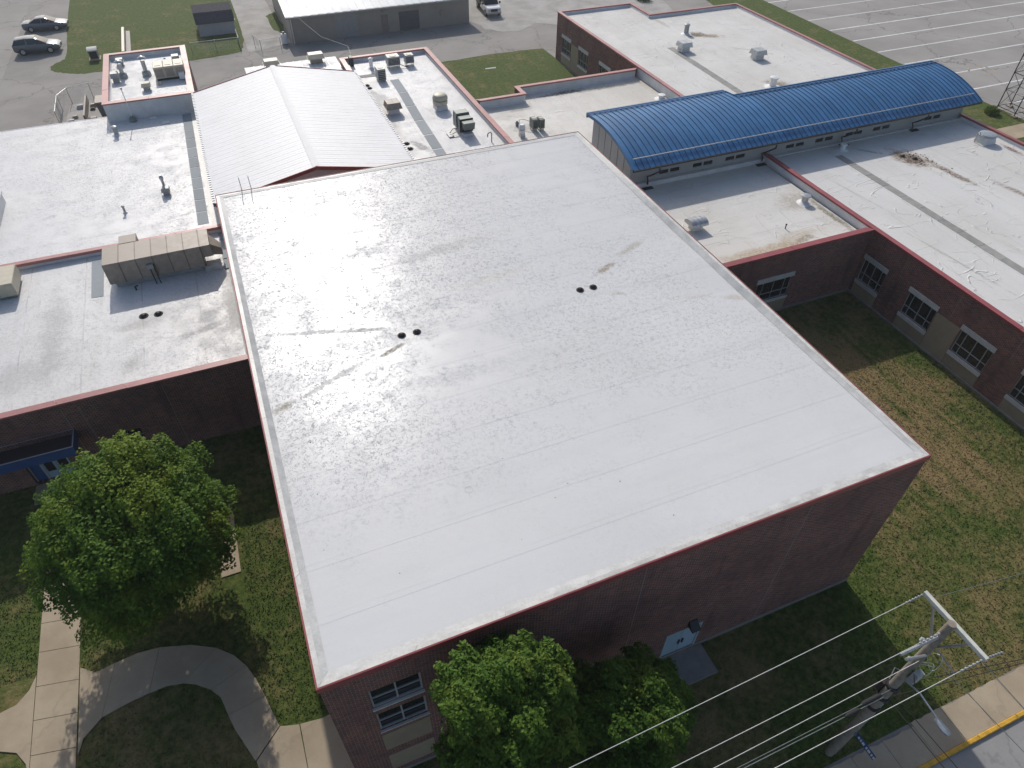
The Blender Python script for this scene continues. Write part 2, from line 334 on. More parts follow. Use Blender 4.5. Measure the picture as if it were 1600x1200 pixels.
membrane('rear_membrane', 'x', 0.6, 2.7, white=(0.65, 0.635, 0.60), rough=0.6, fleck=0.08, dirt=0.6, warm=1.2, seam=0.3, wrinkle=0.8, stains=[(48.4, 52.5, 2.6, 0.8, -28, 1.0, (0.22, 0.15, 0.085)), (47.7, 53.2, 1.1, 1.1, 0, 1.0, (0.13, 0.09, 0.06)), (47.2, 39.3, 1.2, 1.5, 20, 1.0, (0.17, 0.115, 0.06)), (50.0, 47.6, 2.2, 0.25, -40, 0.45, (0.36, 0.30, 0.25)), (46.4, 57.5, 0.4, 2.0, 0, 0.6, (0.36, 0.29, 0.20)), (49, 58.9, 3.0, 0.25, 0, 0.6, (0.33, 0.26, 0.2))])
membrane('court_membrane', 'y', 0.4, 2.2, white=(0.65, 0.63, 0.585), rough=0.6, fleck=0.1, dirt=0.65, warm=1.4, seam=0.5, wrinkle=0.5, stains=[(30.0, 18.35, 4.5, 0.9, 0, 0.85, (0.40, 0.30, 0.18)), (33.0, 19.0, 3.0, 0.8, 10, 0.6, (0.40, 0.31, 0.20)), (33.4, 18.6, 1.4, 0.4, 18, 0.8, (0.25, 0.21, 0.15)), (31.6, 18.0, 0.8, 0.35, 0, 1.0, (0.16, 0.14, 0.12)), (36.2, 22.6, 2.2, 1.6, 0, 0.75, (0.34, 0.30, 0.24)), (37.0, 20.2, 0.35, 3.0, 0, 0.9, (0.17, 0.15, 0.10)), (26.5, 17.9, 1.5, 0.35, 0, 0.6, (0.45, 0.36, 0.24))])
membrane('east_membrane', 'x', 0.9, 2.6, white=(0.65, 0.638, 0.605), rough=0.58, fleck=0.08, dirt=0.55, warm=1.0, seam=0.45, wrinkle=1.0, stains=[(47.7, 24.3, 1.5, 2.3, 20, 1.0, (0.27, 0.19, 0.12)), (47.6, 24.3, 1.1, 1.7, 20, 1.0, (0.12, 0.085, 0.062)), (48.7, 21.4, 0.5, 2.9, 5, 1.0, (0.17, 0.11, 0.075)), (45.6, 26.3, 0.22, 1.4, 45, 0.7, (0.16, 0.15, 0.12)), (56.0, 22.5, 0.4, 1.3, 0, 1.0, (0.13, 0.045, 0.04)), (51.0, 16.5, 0.45, 4.2, 10, 0.9, (0.20, 0.12, 0.09)), (40.0, 13.0, 0.15, 5.0, 6, 0.55, (0.28, 0.25, 0.2)), (40.2, 21.0, 0.12, 4.5, 8, 0.4, (0.28, 0.26, 0.22))])
simple('flashing', (0.64, 0.64, 0.635), 0.55, 0, 0.08, 1.2)
simple('cant', (0.50, 0.50, 0.485), 0.6, 0, 0.14, 1.5)
simple('patch', (0.50, 0.50, 0.495), 0.5, 0, 0.06, 2.0)
simple('edge_strip', (0.57, 0.555, 0.515), 0.5, 0, 0.17, 1.3)
simple('coping_red', RED, 0.42, 0, 0.10, 1.5)
simple('coping_faded', (0.40, 0.165, 0.155), 0.45, 0, 0.10, 1.2)
brick_mat('brick')
simple('tan_panel', (0.30, 0.24, 0.165), 0.85, 0, 0.08, 2.0, 0.1)
simple('limestone', (0.52, 0.51, 0.48), 0.8, 0, 0.08, 3.0)
simple('window_frame', (0.42, 0.43, 0.44), 0.4, 0.2, 0.05)
simple('joint', (0.24, 0.21, 0.19), 0.9, 0, 0.05)
gl = NB('glass'); MATS['glass'] = gl.out((0.012, 0.015, 0.018), 0.06, 0.0, 0.6)
bl = NB('blue_metal'); _p = bl.P(); _n = bl.noise(_p, 0.5, 4); _oi = bl.n('ShaderNodeObjectInfo')
_c = bl.mix(1.0, bl.mix(bl.ramp(_n, 0.3, 0.7), (0.036, 0.132, 0.28), (0.050, 0.168, 0.34)), bl.comb(*[bl.ramp(_oi.outputs['Random'], 0, 1, 0.88, 1.10, False)]*3), 'MULTIPLY')
bl.bump(bl.noise(_p, 1.3, 3), 0.15, 0.02); MATS['blue_metal'] = bl.out(_c, bl.ramp(bl.noise(_p, 1.5, 4), 0.3, 0.7, 0.30, 0.44), 0.15, 0.5)
simple('blue_paint', (0.02, 0.075, 0.22), 0.45)
simple('hall_wall', (0.33, 0.335, 0.33), 0.6, 0, 0.06, 1.0)
simple('white_metal', (0.73, 0.73, 0.725), 0.5, 0, 0.05, 0.6, ovar=0.12)
simple('hvac_tan', (0.315, 0.265, 0.215), 0.55, 0, 0.14, 2.5)
simple('hvac_seam', (0.16, 0.135, 0.11), 0.6, 0, 0.14, 2.5)
simple('hvac_cream', (0.52, 0.47, 0.36), 0.5, 0, 0.08, 3.0)
simple('hvac_grey', (0.33, 0.345, 0.34), 0.45, 0.2, 0.10, 3.0)
simple('hvac_green', (0.17, 0.20, 0.185), 0.45, 0.2, 0.12, 3.0)
simple('galvanised', (0.46, 0.47, 0.47), 0.38, 0.6, 0.12, 6.0)
simple('dark_metal', (0.035, 0.035, 0.038), 0.5, 0.3, 0.2, 6.0)
simple('black_rubber', (0.02, 0.02, 0.02), 0.8)
simple('rust_iron', (0.055, 0.035, 0.028), 0.8, 0.2, 0.3, 14.0)
simple('pad_grey', (0.27, 0.30, 0.32), 0.8, 0, 0.07, 2.0)
simple('pad_worn', (0.29, 0.285, 0.265), 0.85, 0, 0.12, 2.0)
simple('white_pvc', (0.75, 0.75, 0.73), 0.4)
simple('teal_door', (0.33, 0.44, 0.52), 0.4, 0, 0.06)
simple('concrete_dark', (0.22, 0.20, 0.185), 0.9, 0, 0.12, 2.0, 0.15)
grass_mat('grass')
paving('asphalt_lot', (0.265, 0.25, 0.23), (0.335, 0.318, 0.295), 0.5, 0.12, (0.185, 0.172, 0.158))
paving('asphalt_drive', (0.235, 0.222, 0.205), (0.315, 0.298, 0.272), 0.4, 0.15, (0.165, 0.155, 0.143))
paving('gravel_yard', (0.30, 0.285, 0.26), (0.42, 0.405, 0.38), 0.0, 0.4, (0.20, 0.17, 0.14))
paving('road', (0.26, 0.253, 0.243), (0.32, 0.31, 0.295), 0.2, 0.3, (0.14, 0.135, 0.13))
paving('concrete', (0.34, 0.272, 0.19), (0.42, 0.345, 0.245), 0.12, 0.6, (0.235, 0.185, 0.13))
simple('yellow_paint', (0.55, 0.31, 0.03), 0.7, 0, 0.2, 5.0)
simple('line_paint', (0.68, 0.68, 0.66), 0.8, 0, 0.12, 1.5)
simple('wood_pole', (0.25, 0.215, 0.17), 0.9, 0, 0.2, 5.0, 0.3)
simple('fibreglass', (0.52, 0.52, 0.46), 0.5, 0, 0.1, 5.0)
simple('bark', (0.085, 0.065, 0.048), 0.95, 0, 0.25, 9.0, 0.5)
simple('warehouse_wall', (0.34, 0.31, 0.26), 0.7, 0, 0.06, 0.8)
simple('warehouse_roof', (0.56, 0.585, 0.61), 0.5, 0, 0.05, 0.4)
simple('overhead_door', (0.115, 0.115, 0.125), 0.6, 0, 0.1, 2.0)
simple('brown_door', (0.24, 0.20, 0.175), 0.6)
simple('shingle', (0.075, 0.07, 0.078), 0.9, 0, 0.2, 4.0)
simple('shed_wall', (0.38, 0.38, 0.40), 0.7, 0, 0.06, 2.0)
simple('debris', (0.38, 0.27, 0.22), 0.9, 0, 0.7, 6.0)
simple('dirt', (0.16, 0.115, 0.075), 0.95, 0, 0.3, 3.0, 0.3)
leaf_mat('leaf_maple', (0.052, 0.122, 0.012), (0.098, 0.185, 0.018), (0.145, 0.208, 0.018))
leaf_mat('leaf_front', (0.050, 0.118, 0.014), (0.095, 0.172, 0.022), (0.145, 0.195, 0.026))
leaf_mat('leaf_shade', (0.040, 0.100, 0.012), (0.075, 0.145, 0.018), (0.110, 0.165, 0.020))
def paint(name, col, rough=0.25): b = NB(name); MATS[name] = b.out(col, rough, 0.35, 0.6); b.b.inputs['Coat Weight'].default_value = 0.6; b.b.inputs['Coat Roughness'].default_value = 0.08
paint('car_silver', (0.085, 0.10, 0.13)); paint('car_grey', (0.075, 0.10, 0.125)); paint('truck_white', (0.72, 0.73, 0.74), 0.35)

# ------------------------------------------------------------------ ground, roads and pavements
struct(sheet([(-900,-900),(1100,-900),(1100,1300),(-900,1300)], 0.0), 'ground', 'grass', False)
struct(sheet([(-300,53),(57.2,53),(64,66),(66,78),(70,140),(70,400),(-300,400)], 0.004), 'back_drive', 'asphalt_drive', False)
struct(sheet([(-300,60),(-19.5,60),(-18.4,110),(-17.6,250),(-300,250)], 0.008), 'car_park', 'asphalt_lot', False)
def blob(pts, n=6, amp=0.12):
    out = []
    for i, (x, y) in enumerate(pts):
        X, Y = pts[(i+1) % len(pts)]
        for k in range(n):
            t = k/n; out.append((x+(X-x)*t+random.uniform(-amp, amp), y+(Y-y)*t+random.uniform(-amp, amp)))
    return out
struct(sheet(blob([(-13.9,130),(-13.6,95),(-13.3,83.0),(-14.2,82),(-14.75,80.8),(-14.3,79.3),(-13.0,78.3),(-11.2,77.6),(-6,77.5),(0,77.55),(3.5,78.1),(5.1,78.6),(5.7,83),(6.0,90.4),(6.3,130)]), 0.012), 'lawn', 'grass', False)
struct(sheet(blob([(21.05,45.2),(37.25,46.6),(37.25,67.3),(33,67.7),(25.6,67.4),(21.05,66.2)]), 0.012), 'lawn', 'grass', False)
struct(sheet(blob([(32.6,84),(33.5,75.8),(36.5,73.6),(40,75.5),(46,72.5),(58,71),(66,100),(50,140),(33,140)], 5, 0.35), 0.016), 'gravel_yard', 'gravel_yard', False)
struct(sheet(blob([(5.6,78),(10.8,79.2),(10.2,95),(9.2,140),(6.6,140)], 5, 0.2), 0.016), 'gravel_track', 'gravel_yard', False)
struct(sheet(blob([(9.5,84.5),(10.7,82.5),(10.7,92),(9.4,90.5)], 5, 0.15), 0.020), 'weed_patch', 'grass', False)
struct(sheet([(72.7,-60),(260,-60),(260,200),(75.2,200),(72.9,60),(72.7,38.5)], 0.008), 'east_car_park', 'asphalt_lot', False)
lot = bpy.data.objects['east_car_park']
for k in range(-6, 14):
    y = 40.14 + 4.06*k
    m = MB(); x0 = 73.05 if y > 39 else 74.5
    m.quad((x0, y-0.10, 0.013), (165, y-0.10, 0.013), (165, y+0.10, 0.013), (x0, y+0.10, 0.013)); part(m, 'painted_line', 'line_paint', lot, False)
m = MB()
for k in range(28):
    a0, a1 = 2*math.pi*k/28, 2*math.pi*(k+1)/28
    if 5 < k < 9 or 15 < k < 17 or 20 < k < 24: continue
    m.quad(*[(79.6+r*math.cos(a), 44.9+r*0.9*math.sin(a)-1.2, 0.013) for r, a in ((1.35,a0),(1.55,a0),(1.55,a1),(1.35,a1))])
part(m, 'painted_circle', 'concrete', lot, False)
struct(sheet([(64.0,29.9),(90,29.9),(90,32.1),(69.3,32.1),(64.0,32.1)], 0.02), 'east_walk', 'concrete', False)
struct(sheet([(28.8,63.6),(30.0,63.5),(30.1,63.8),(28.9,63.85)], 0.018), 'stone_cover', 'limestone', False)

# street at the lower right : road, painted kerb, pavement slabs
struct(sheet([(-200,-60),(300,-60),(300,-7.25),(-200,-7.25)], 0.004), 'street', 'road', False)
kb = MB()
prev = None
for k in range(60):
    x0 = -60+k*2.0; kb.bbox(x0, x0+1.992, -7.26, -7.09, 0.0, 0.115, 0.03)
ko = struct(kb, 'kerb', 'yellow_paint')
pave = thing_pave = None
mroot = sheet([(-60,-7.085),(80,-7.085),(80,-5.78),(-60,-5.78)], 0.006)
pave = struct(mroot, 'pavement', 'concrete_dark', False)
for k in range(0, 22):
    x0 = 2.0+k*1.5
    y1 = -5.78-0.05*random.random() - (0.09 if x0 < 20 else 0.0)
    e = [(x0+0.008+1.484*i/6, y1+random.uniform(-0.05, 0.03)) for i in range(7)]
    part(MB().prism([(x0+0.008,-7.082),(x0+1.492,-7.082)]+e[::-1], 0.0, 0.06), 'slab', 'concrete', pave)

# school walks on the left : every slab its own piece
walk = struct(sheet([(-11.0,5.0),(-9.75,5.0),(-9.75,17.5),(-11.0,17.5)], 0.006), 'school_walk', 'dirt', False)
ys = [-8.0,-6.5,-5.0,-3.5,-2.0,-0.5,1.0,2.5,4.02,5.48,6.82,8.2,9.7,11.05,12.4,13.8,15.2,16.6,18.0]
for a, b_ in zip(ys[:-1], ys[1:]):
    g = 0.012
    part(MB().prism([(-11.10,a+g+0.15),(-9.56,a+g-0.15),(-9.56,b_-g-0.15),(-11.10,b_-g+0.15)], 0.0, 0.05), 'slab', 'concrete', walk)
out_ = [(-9.53,8.55),(-8.95,8.10),(-8.24,8.22),(-7.4,8.32),(-6.54,8.24),(-5.31,7.85),(-4.4,7.35),(-3.75,6.75),(-3.34,6.13),(-3.05,5.45),(-2.80,4.6),(-2.64,3.95),(-2.45,3.25)]
inn = [(-9.50,5.00),(-9.33,5.56),(-8.70,6.12),(-7.9,6.3),(-7.0,6.42),(-6.37,6.45),(-5.75,6.33),(-5.30,6.10),(-4.75,5.65),(-4.42,5.20),(-4.22,4.4),(-4.05,3.78),(-3.46,2.32)]
for i in (0, 2, 4, 6, 8, 10):
    po = out_[i:i+3] + inn[i:i+3][::-1]
    cx = sum(p[0] for p in po)/len(po); cy = sum(p[1] for p in po)/len(po)
    part(MB().prism([(cx+(x-cx)*0.993, cy+(y-cy)*0.993) for x, y in po][::-1], 0.0, 0.046), 'slab', 'concrete', walk)
for po in ([(-2.43,3.22),(-1.75,3.02),(-1.72,-0.4),(-3.0,-0.4),(-3.42,2.3)], [(-1.71,3.02),(-0.9,2.92),(-0.04,3.0),(-0.04,-0.4),(-1.70,-0.4)], [(-3.0,-0.42),(-0.04,-0.42),(-0.04,-3.4),(-2.7,-3.4)],
           [(-11.12,4.9),(-11.13,8.85),(-11.35,8.3),(-11.75,7.88),(-12.35,7.75),(-13.6,7.9),(-13.6,6.2),(-12.2,6.25),(-11.6,5.95),(-11.25,5.4)]):
    part(MB().prism(po[::-1], 0.0, 0.046), 'slab', 'concrete', walk)
for po in ([(-3.0,14.6),(-3.85,14.6),(-3.85,12.6),(-3.0,12.6)], [(-3.0,12.58),(-3.85,12.58),(-3.85,10.6),(-3.02,10.6)],
           [(-11.85,19.3),(-11.85,18.05),(-10.1,18.05),(-10.1,19.3)]):
    part(MB().prism(po, 0.0, 0.044), 'slab', 'concrete', walk)

# ------------------------------------------------------------------ building helpers
def wall(mb, axis, c, u0, u1, z0, z1, holes=(), out=-1, depth=0.14):
    us = sorted({u0, u1} | {h[0] for h in holes} | {h[1] for h in holes}); zs = sorted({z0, z1} | {h[2] for h in holes} | {h[3] for h in holes})
    pt = (lambda u, z, d=0.0: (c-out*d, u, z)) if axis == 'x' else (lambda u, z, d=0.0: (u, c-out*d, z))
    inh = lambda u, z: any(h[0] < u < h[1] and h[2] < z < h[3] for h in holes)
    for a, b in zip(us[:-1], us[1:]):
        for e, f in zip(zs[:-1], zs[1:]):
            if not inh((a+b)/2, (e+f)/2): mb.quad(pt(a,e), pt(b,e), pt(b,f), pt(a,f))
    for a, b, e, f in holes:
        mb.quad(pt(a,e), pt(b,e), pt(b,e,depth), pt(a,e,depth)); mb.quad(pt(a,f), pt(b,f), pt(b,f,depth), pt(a,f,depth))
        mb.quad(pt(a,e), pt(a,f), pt(a,f,depth), pt(a,e,depth)); mb.quad(pt(b,e), pt(b,f), pt(b,f,depth), pt(b,e,depth))
def fbox(mb, axis, c, out, u0, u1, z0, z1, d0, d1):     # box on a wall plane, d measured outwards
    a, b = sorted((c+out*d0, c+out*d1))
    if axis == 'x': mb.box(a, b, u0, u1, z0, z1)
    else: mb.box(u0, u1, a, b, z0, z1)
def window(parent, axis, c, out, u0, u1, z0, z1, cols, rows, fr=0.04, mat='window_frame', inset=0.10):
    f = MB(); e = 0.003
    fbox(f, axis, c, out, u0+e, u0+fr, z0+e, z1-e, -inset-0.03, -inset+0.05); fbox(f, axis, c, out, u1-fr, u1-e, z0+e, z1-e, -inset-0.03, -inset+0.05)
    fbox(f, axis, c, out, u0+fr, u1-fr, z0+e, z0+fr, -inset-0.03, -inset+0.048); fbox(f, axis, c, out, u0+fr, u1-fr, z1-fr, z1-e, -inset-0.03, -inset+0.048)
    cu = [u0+(u1-u0)*t for t in cols]; rz_ = [z0+(z1-z0)*t for t in rows]; h = fr*0.45
    for u in cu[1:-1]: fbox(f, axis, c, out, u-h, u+h, z0+fr, z1-fr, -inset-0.028, -inset+0.042)
    for z in rz_[1:-1]: fbox(f, axis, c, out, u0+fr, u1-fr, z-h, z+h, -inset-0.026, -inset+0.036)
    wo = part(f, 'window', mat, parent)
    for a, b in zip(cu[:-1], cu[1:]):
        for lo, hi in zip(rz_[:-1], rz_[1:]):
            p = MB(); fbox(p, axis, c, out, a+h*0.5, b-h*0.5, lo+h*0.5, hi-h*0.5, -inset-0.012, -inset); part(p, 'pane', 'glass', wo)
    return wo
def offset(poly, d):                                    # + = outwards for a CCW polygon
    n = len(poly); r = []
    for i in range(n):
        p0, p1, p2 = Vector(poly[i-1]), Vector(poly[i]), Vector(poly[(i+1) % n])
        a = (p1-p0).normalized(); b = (p2-p1).normalized(); na = Vector((a.y, -a.x)); nb = Vector((b.y, -b.x))
        k = 1+na.dot(nb); r.append(tuple(p1+(na+nb)*(d/max(k, 0.2))))
    return r
def coping(parent, poly, z, edges, mat='coping_red', wid=0.30, thick=0.11, over=0.05, drop=0.0):
    o_, i_ = offset(poly, over), offset(poly, -wid+over); n = len(poly)
    for e in edges:
        A, B = Vector(o_[e]), Vector(o_[(e+1) % n]); C_, D = Vector(i_[(e+1) % n]), Vector(i_[e]); L = (B-A).length; ns = max(1, round(L/3.05)); g = 0.006/L
        for k in range(ns):
            t0, t1 = k/ns+(g if k else 0), (k+1)/ns-(g if k < ns-1 else 0); dz = random.uniform(-0.006, 0.006)
            q = [A.lerp(B, t0), A.lerp(B, t1), D.lerp(C_, t1), D.lerp(C_, t0)]; zt = [z-0.015+dz, z-0.015+dz, z+dz, z+dz]
            vs_ = [(p[0], p[1], zz) for p, zz in zip(q, zt)] + [(p[0], p[1], z-thick-(drop if i < 2 else 0)) for i, p in enumerate(q)]
            m = MB().add(vs_, [(0,1,2,3),(7,6,5,4),(0,4,5,1),(2,6,7,3),(1,5,6,2),(3,7,4,0)]); part(m, 'coping', mat, parent)
def flashing(parent, poly, z0, z1, edges, inset=0.22, mat='flashing'):
    i_ = offset(poly, -inset); n = len(poly)
    for e in edges:
        a, b = i_[e], i_[(e+1) % n]; m = MB()
        d = (Vector(b)-Vector(a)).normalized(); nn = Vector((-d.y, d.x))*0.10
        m.add([(a[0],a[1],z1),(b[0],b[1],z1),(b[0],b[1],z0+0.1),(a[0],a[1],z0+0.1),(b[0]+nn.x,b[1]+nn.y,z0),(a[0]+nn.x,a[1]+nn.y,z0)], [(0,1,2,3),(3,2,4,5)])
        part(m, 'parapet_flashing', mat, parent, False)
def roof_sheets(parent, rects, z, axis, off, width, mat, hfun=None, res=0.6):
    """membrane laid in overlapping strips; axis = direction across the strips"""
    for (x0, x1, y0, y1) in rects:
        c0, c1 = (y0, y1) if axis == 'y' else (x0, x1)
        k = math.floor((c0-off)/width)
        while off+k*width < c1-1e-6:
            a, b = max(c0, off+k*width-0.10), min(c1, off+(k+1)*width); k += 1
            if b-a < 0.12: continue
            ax0, ax1, ay0, ay1 = (x0, x1, a, b) if axis == 'y' else (a, b, y0, y1)
            nx = max(1, int((ax1-ax0)/res)) if hfun else 1; ny = max(1, int((ay1-ay0)/res)) if hfun else 1
            vs_, fs_ = [], []
            for j in range(ny+1):
                for i in range(nx+1):
                    x = ax0+(ax1-ax0)*i/nx; y = ay0+(ay1-ay0)*j/ny
                    t = (j/ny) if axis == 'y' else (i/nx)
                    vs_.append((x, y, (hfun(x, y) if hfun else z) + 0.003*(1-t)))
            for j in range(ny):
                for i in range(nx): fs_.append((j*(nx+1)+i, j*(nx+1)+i+1, (j+1)*(nx+1)+i+1, (j+1)*(nx+1)+i))
            part(MB().add(vs_, fs_), 'membrane_sheet', mat, parent, False, 20 if hfun else None)
def rect(x0, x1, y0, y1): return [(x0,y0),(x1,y0),(x1,y1),(x0,y1)]
def pads(parent, segs, z, mat='pad_grey'):
    for (x0, y0, x1, y1, x2, y2, x3, y3) in segs:
        part(MB().prism([(x0,y0),(x1,y1),(x2,y2),(x3,y3)], z-0.004, z+0.007), 'walkway_pad', mat, parent)

# ------------------------------------------------------------------ 1 gymnasium
GX, GY, GZ = 22.0, 28.66, 8.74
gym = thing('gymnasium', 'tall brick gymnasium with large shiny white flat roof in the middle', 'building', (GX/2, GY/2, 0))
def gym_h(x, y):
    dy = abs(y-FRONT_Y); plane = 0.0193*dy
    dx = min(abs(x-6.55), abs(x-15.2)); cr = 0.015*dx-0.0133*dy
    return 8.43+max(plane, cr)
wholes = [(1.19,2.78,6.09,7.31),(1.20,2.79,4.28,5.58)]
tans = [(1.17,2.80,2.49,3.86),(1.17,2.80,0.55,1.92)]
m = MB(); wall(m, 'y', 0.0, 0.0, GX, 0.0, GZ-0.05, wholes+[(12.28,13.93,0.06,2.16)], -1); part(m, 'wall', 'brick', gym, False)
m = MB(); wall(m, 'x', 0.0, 0.0, GY, 0.0, GZ-0.05, (), -1); part(m, 'wall', 'brick', gym, False)
m = MB(); wall(m, 'x', GX, 0.0, GY, 0.0, GZ-0.05, (), 1); part(m, 'wall', 'brick', gym, False)
m = MB(); wall(m, 'y', GY, 0.0, GX, 0.0, GZ-0.05, (), 1); part(m, 'wall', 'brick', gym, False)
for u0, u1, z0, z1 in wholes:
    window(gym, 'y', 0.0, -1, u0, u1, z0, z1, (0, 0.5, 1), (0, 0.48, 1), 0.06, inset=0.09)
    s = MB(); fbox(s, 'y', 0.0, -1, u0-0.03, u1+0.03, z0-0.07, z0-0.003, -0.08, 0.07); part(s, 'sill', 'limestone', gym)
for u0, u1, z0, z1 in tans:
    s = MB(); fbox(s, 'y', 0.0, -1, u0, u1, z0, z1, -0.02, 0.012); part(s, 'tan_panel', 'tan_panel', gym)
for x in (5.2, 10.36, 16.9):
    s = MB(); fbox(s, 'y', 0.0, -1, x-0.012, x+0.012, 0.1, GZ-0.3, -0.01, 0.004); part(s, 'control_joint', 'joint', gym)
s = MB(); fbox(s, 'y', 0.0, -1, 0, GX, 0.0, 0.22, -0.02, 0.03); part(s, 'foundation', 'concrete_dark', gym)
dr = MB()
fbox(dr, 'y', 0.0, -1, 12.285, 12.34, 0.06, 2.155, -0.12, 0.01); fbox(dr, 'y', 0.0, -1, 13.87, 13.925, 0.06, 2.155, -0.12, 0.01); fbox(dr, 'y', 0.0, -1, 12.34, 13.87, 2.10, 2.155, -0.12, 0.012)
do = part(dr, 'door_frame', 'teal_door', gym)
for a, b in ((12.345, 13.098), (13.112, 13.865)):
    d = MB(); fbox(d, 'y', 0.0, -1, a, b, 0.07, 2.095, -0.09, -0.04); dl = part(d, 'door', 'teal_door', gym)
    hx = 13.02 if a < 13 else 13.19
    h = MB(); fbox(h, 'y', 0.0, -1, hx-0.03, hx+0.03, 0.95, 1.25, -0.04, 0.02); part(h, 'handle', 'dark_metal', dl)
s = MB(); fbox(s, 'y', 0.0, -1, 12.25, 13.96, 0.0, 0.06, -0.1, 0.05); part(s, 'threshold', 'limestone', gym)
s = MB(); s.extr([(-0.0,2.72),(-0.0,2.36),(-0.34,2.36),(-0.38,2.46),(-0.05,2.72)], 'x', 13.16, 13.52); part(s, 'wall_light', 'dark_metal', gym)
roof_sheets(gym, [(0.24, GX-0.24, 0.24, GY-0.24)], 0, 'y', 0.0, 1.91, 'gym_membrane', gym_h, 0.45)
go, gi, gj = rect(0,GX,0,GY), offset(rect(0,GX,0,GY), -0.15), offset(rect(0,GX,0,GY), -0.36)
for e in range(4):
    a, b, c, d = go[e], go[(e+1)%4], gi[(e+1)%4], gi[e]; g2, g3 = gj[(e+1)%4], gj[e]
    for k in range(8):
        p = [Vector(a).lerp(Vector(b), k/8), Vector(a).lerp(Vector(b), (k+1)/8-0.0003), Vector(d).lerp(Vector(c), (k+1)/8-0.0003), Vector(d).lerp(Vector(c), k/8)]; dz = random.uniform(0, 0.006)
        m = MB(); m.add([(*p[0], GZ+dz), (*p[1], GZ+dz), (*p[2], GZ-0.01+dz), (*p[3], GZ-0.01+dz)], [(0,1,2,3)]); part(m, 'edge_strip', 'edge_strip', gym, False)
    # cant strip going down to the field of the roof (subdivided so that it follows the fall)
    m = MB(); N = 40
    for k in range(N):
        p = [Vector(d).lerp(Vector(c), t) for t in (k/N, (k+1)/N)]; q_ = [Vector(g3).lerp(Vector(g2), t) for t in (k/N, (k+1)/N)]
        m.quad((*p[0], GZ-0.01), (*p[1], GZ-0.01), (*q_[1], gym_h(*q_[1])+0.013), (*q_[0], gym_h(*q_[0])+0.013))
    part(m, 'cant_strip', 'cant', gym, False)
    oo = offset(go, 0.05); f0, f1 = oo[e], oo[(e+1)%4]
    m = MB(); m.add([(*f0,GZ+0.012),(*f1,GZ+0.012),(*b,GZ+0.02),(*a,GZ+0.02),(*f0,GZ-0.24),(*f1,GZ-0.24),(*b,GZ-0.24),(*a,GZ-0.24)], [(0,1,2,3),(0,4,5,1),(4,7,6,5)]); part(m, 'fascia', 'coping_red', gym)
x, y = 6.1, 4.85; m = MB()
for q in range(20):
    a0, a1 = 2*math.pi*q/20, 2*math.pi*(q+1)/20; m.quad(*[(x+r_*math.cos(a), y+r_*math.sin(a), gym_h(x, y)+0.007) for r_, a in ((0.13,a0),(0.145,a0),(0.145,a1),(0.13,a1))])
part(m, 'sealed_ring', 'patch', gym, False)
m = MB()
for k in range(26):
    x, y, q = random.uniform(0.8,21.2), random.uniform(0.8,12.5), random.uniform(0.010,0.026); z = gym_h(x, y)+0.006
    m.add([(x-q,y,z),(x,y-q*0.7,z),(x+q,y,z+0.01),(x,y+q*0.8,z),(x,y,z+q*0.6)], [(0,1,4),(1,2,4),(2,3,4),(3,0,4)])
o = part(m, 'grit', 'dark_metal', gym, False); o['kind'] = 'stuff'
solo(MB().bbox(12.12, 14.26, -1.33, -0.04, 0.0, 0.10, 0.01), 'door_stoop', 'concrete_dark', 'concrete stoop below the pale blue double door', 'stoop', (13.2,-0.7,0))

# ------------------------------------------------------------------ 2 entrance wing (front left)
ew = thing('entrance_wing', 'low brick wing with dirty white roof left of the gymnasium', 'building', (-10, 26, 0))
P_ = rect(-30.0, -0.03, 19.4, 32.40); ZC = 4.72; ZE = 4.38
m = MB(); wall(m, 'y', 19.4, -30, -0.03, 0, ZC-0.05, [(-7.72,-6.36,0.95,2.0),(-11.8,-9.95,0.05,2.35)], -1, 0.3); part(m, 'wall', 'brick', ew, False)
m = MB(); wall(m, 'x', -0.03, 19.4, 32.4, 0, ZE, (), 1); part(m, 'wall', 'brick', ew, False)
roof_sheets(ew, [(-30, -0.03, 19.5, 32.42)], ZE, 'x', 0.4, 2.9, 'entrance_membrane')
flashing(ew, P_, ZE, ZC-0.03, (0,)); coping(ew, P_, ZC, (0,), 'coping_faded', 0.36)
m = MB(); m.add([(-0.035,19.4,ZE+0.25),(-0.035,32.4,ZE+0.25),(-0.55,32.4,ZE+0.016),(-0.55,19.4,ZE+0.016)], [(0,1,2,3)]); part(m, 'wall_flashing', 'edge_strip', ew, False)
window(ew, 'y', 19.4, -1, -7.72, -6.36, 0.95, 2.0, (0, 0.34, 1), (0, 0.42, 1), 0.05, inset=0.2)
for x in (-9.04, -8.31, -4.6): s = MB(); fbox(s, 'y', 19.4, -1, x-0.012, x+0.012, 0.1, 4.3, -0.01, 0.004); part(s, 'control_joint', 'joint', ew)
fr = MB()
for a, b in ((-11.79,-11.72),(-11.28,-11.18),(-10.66,-10.58),(-10.03,-9.96)): fbox(fr, 'y', 19.4, -1, a, b, 0.06, 2.34, -0.26, -0.14)
fbox(fr, 'y', 19.4, -1, -11.72, -10.03, 2.26, 2.34, -0.26, -0.15); part(fr, 'door_frame', 'window_frame', ew)
d = MB(); fbox(d, 'y', 19.4, -1, -11.72, -11.28, 0.06, 2.26, -0.25, -0.17); part(d, 'side_panel', 'blue_paint', ew)
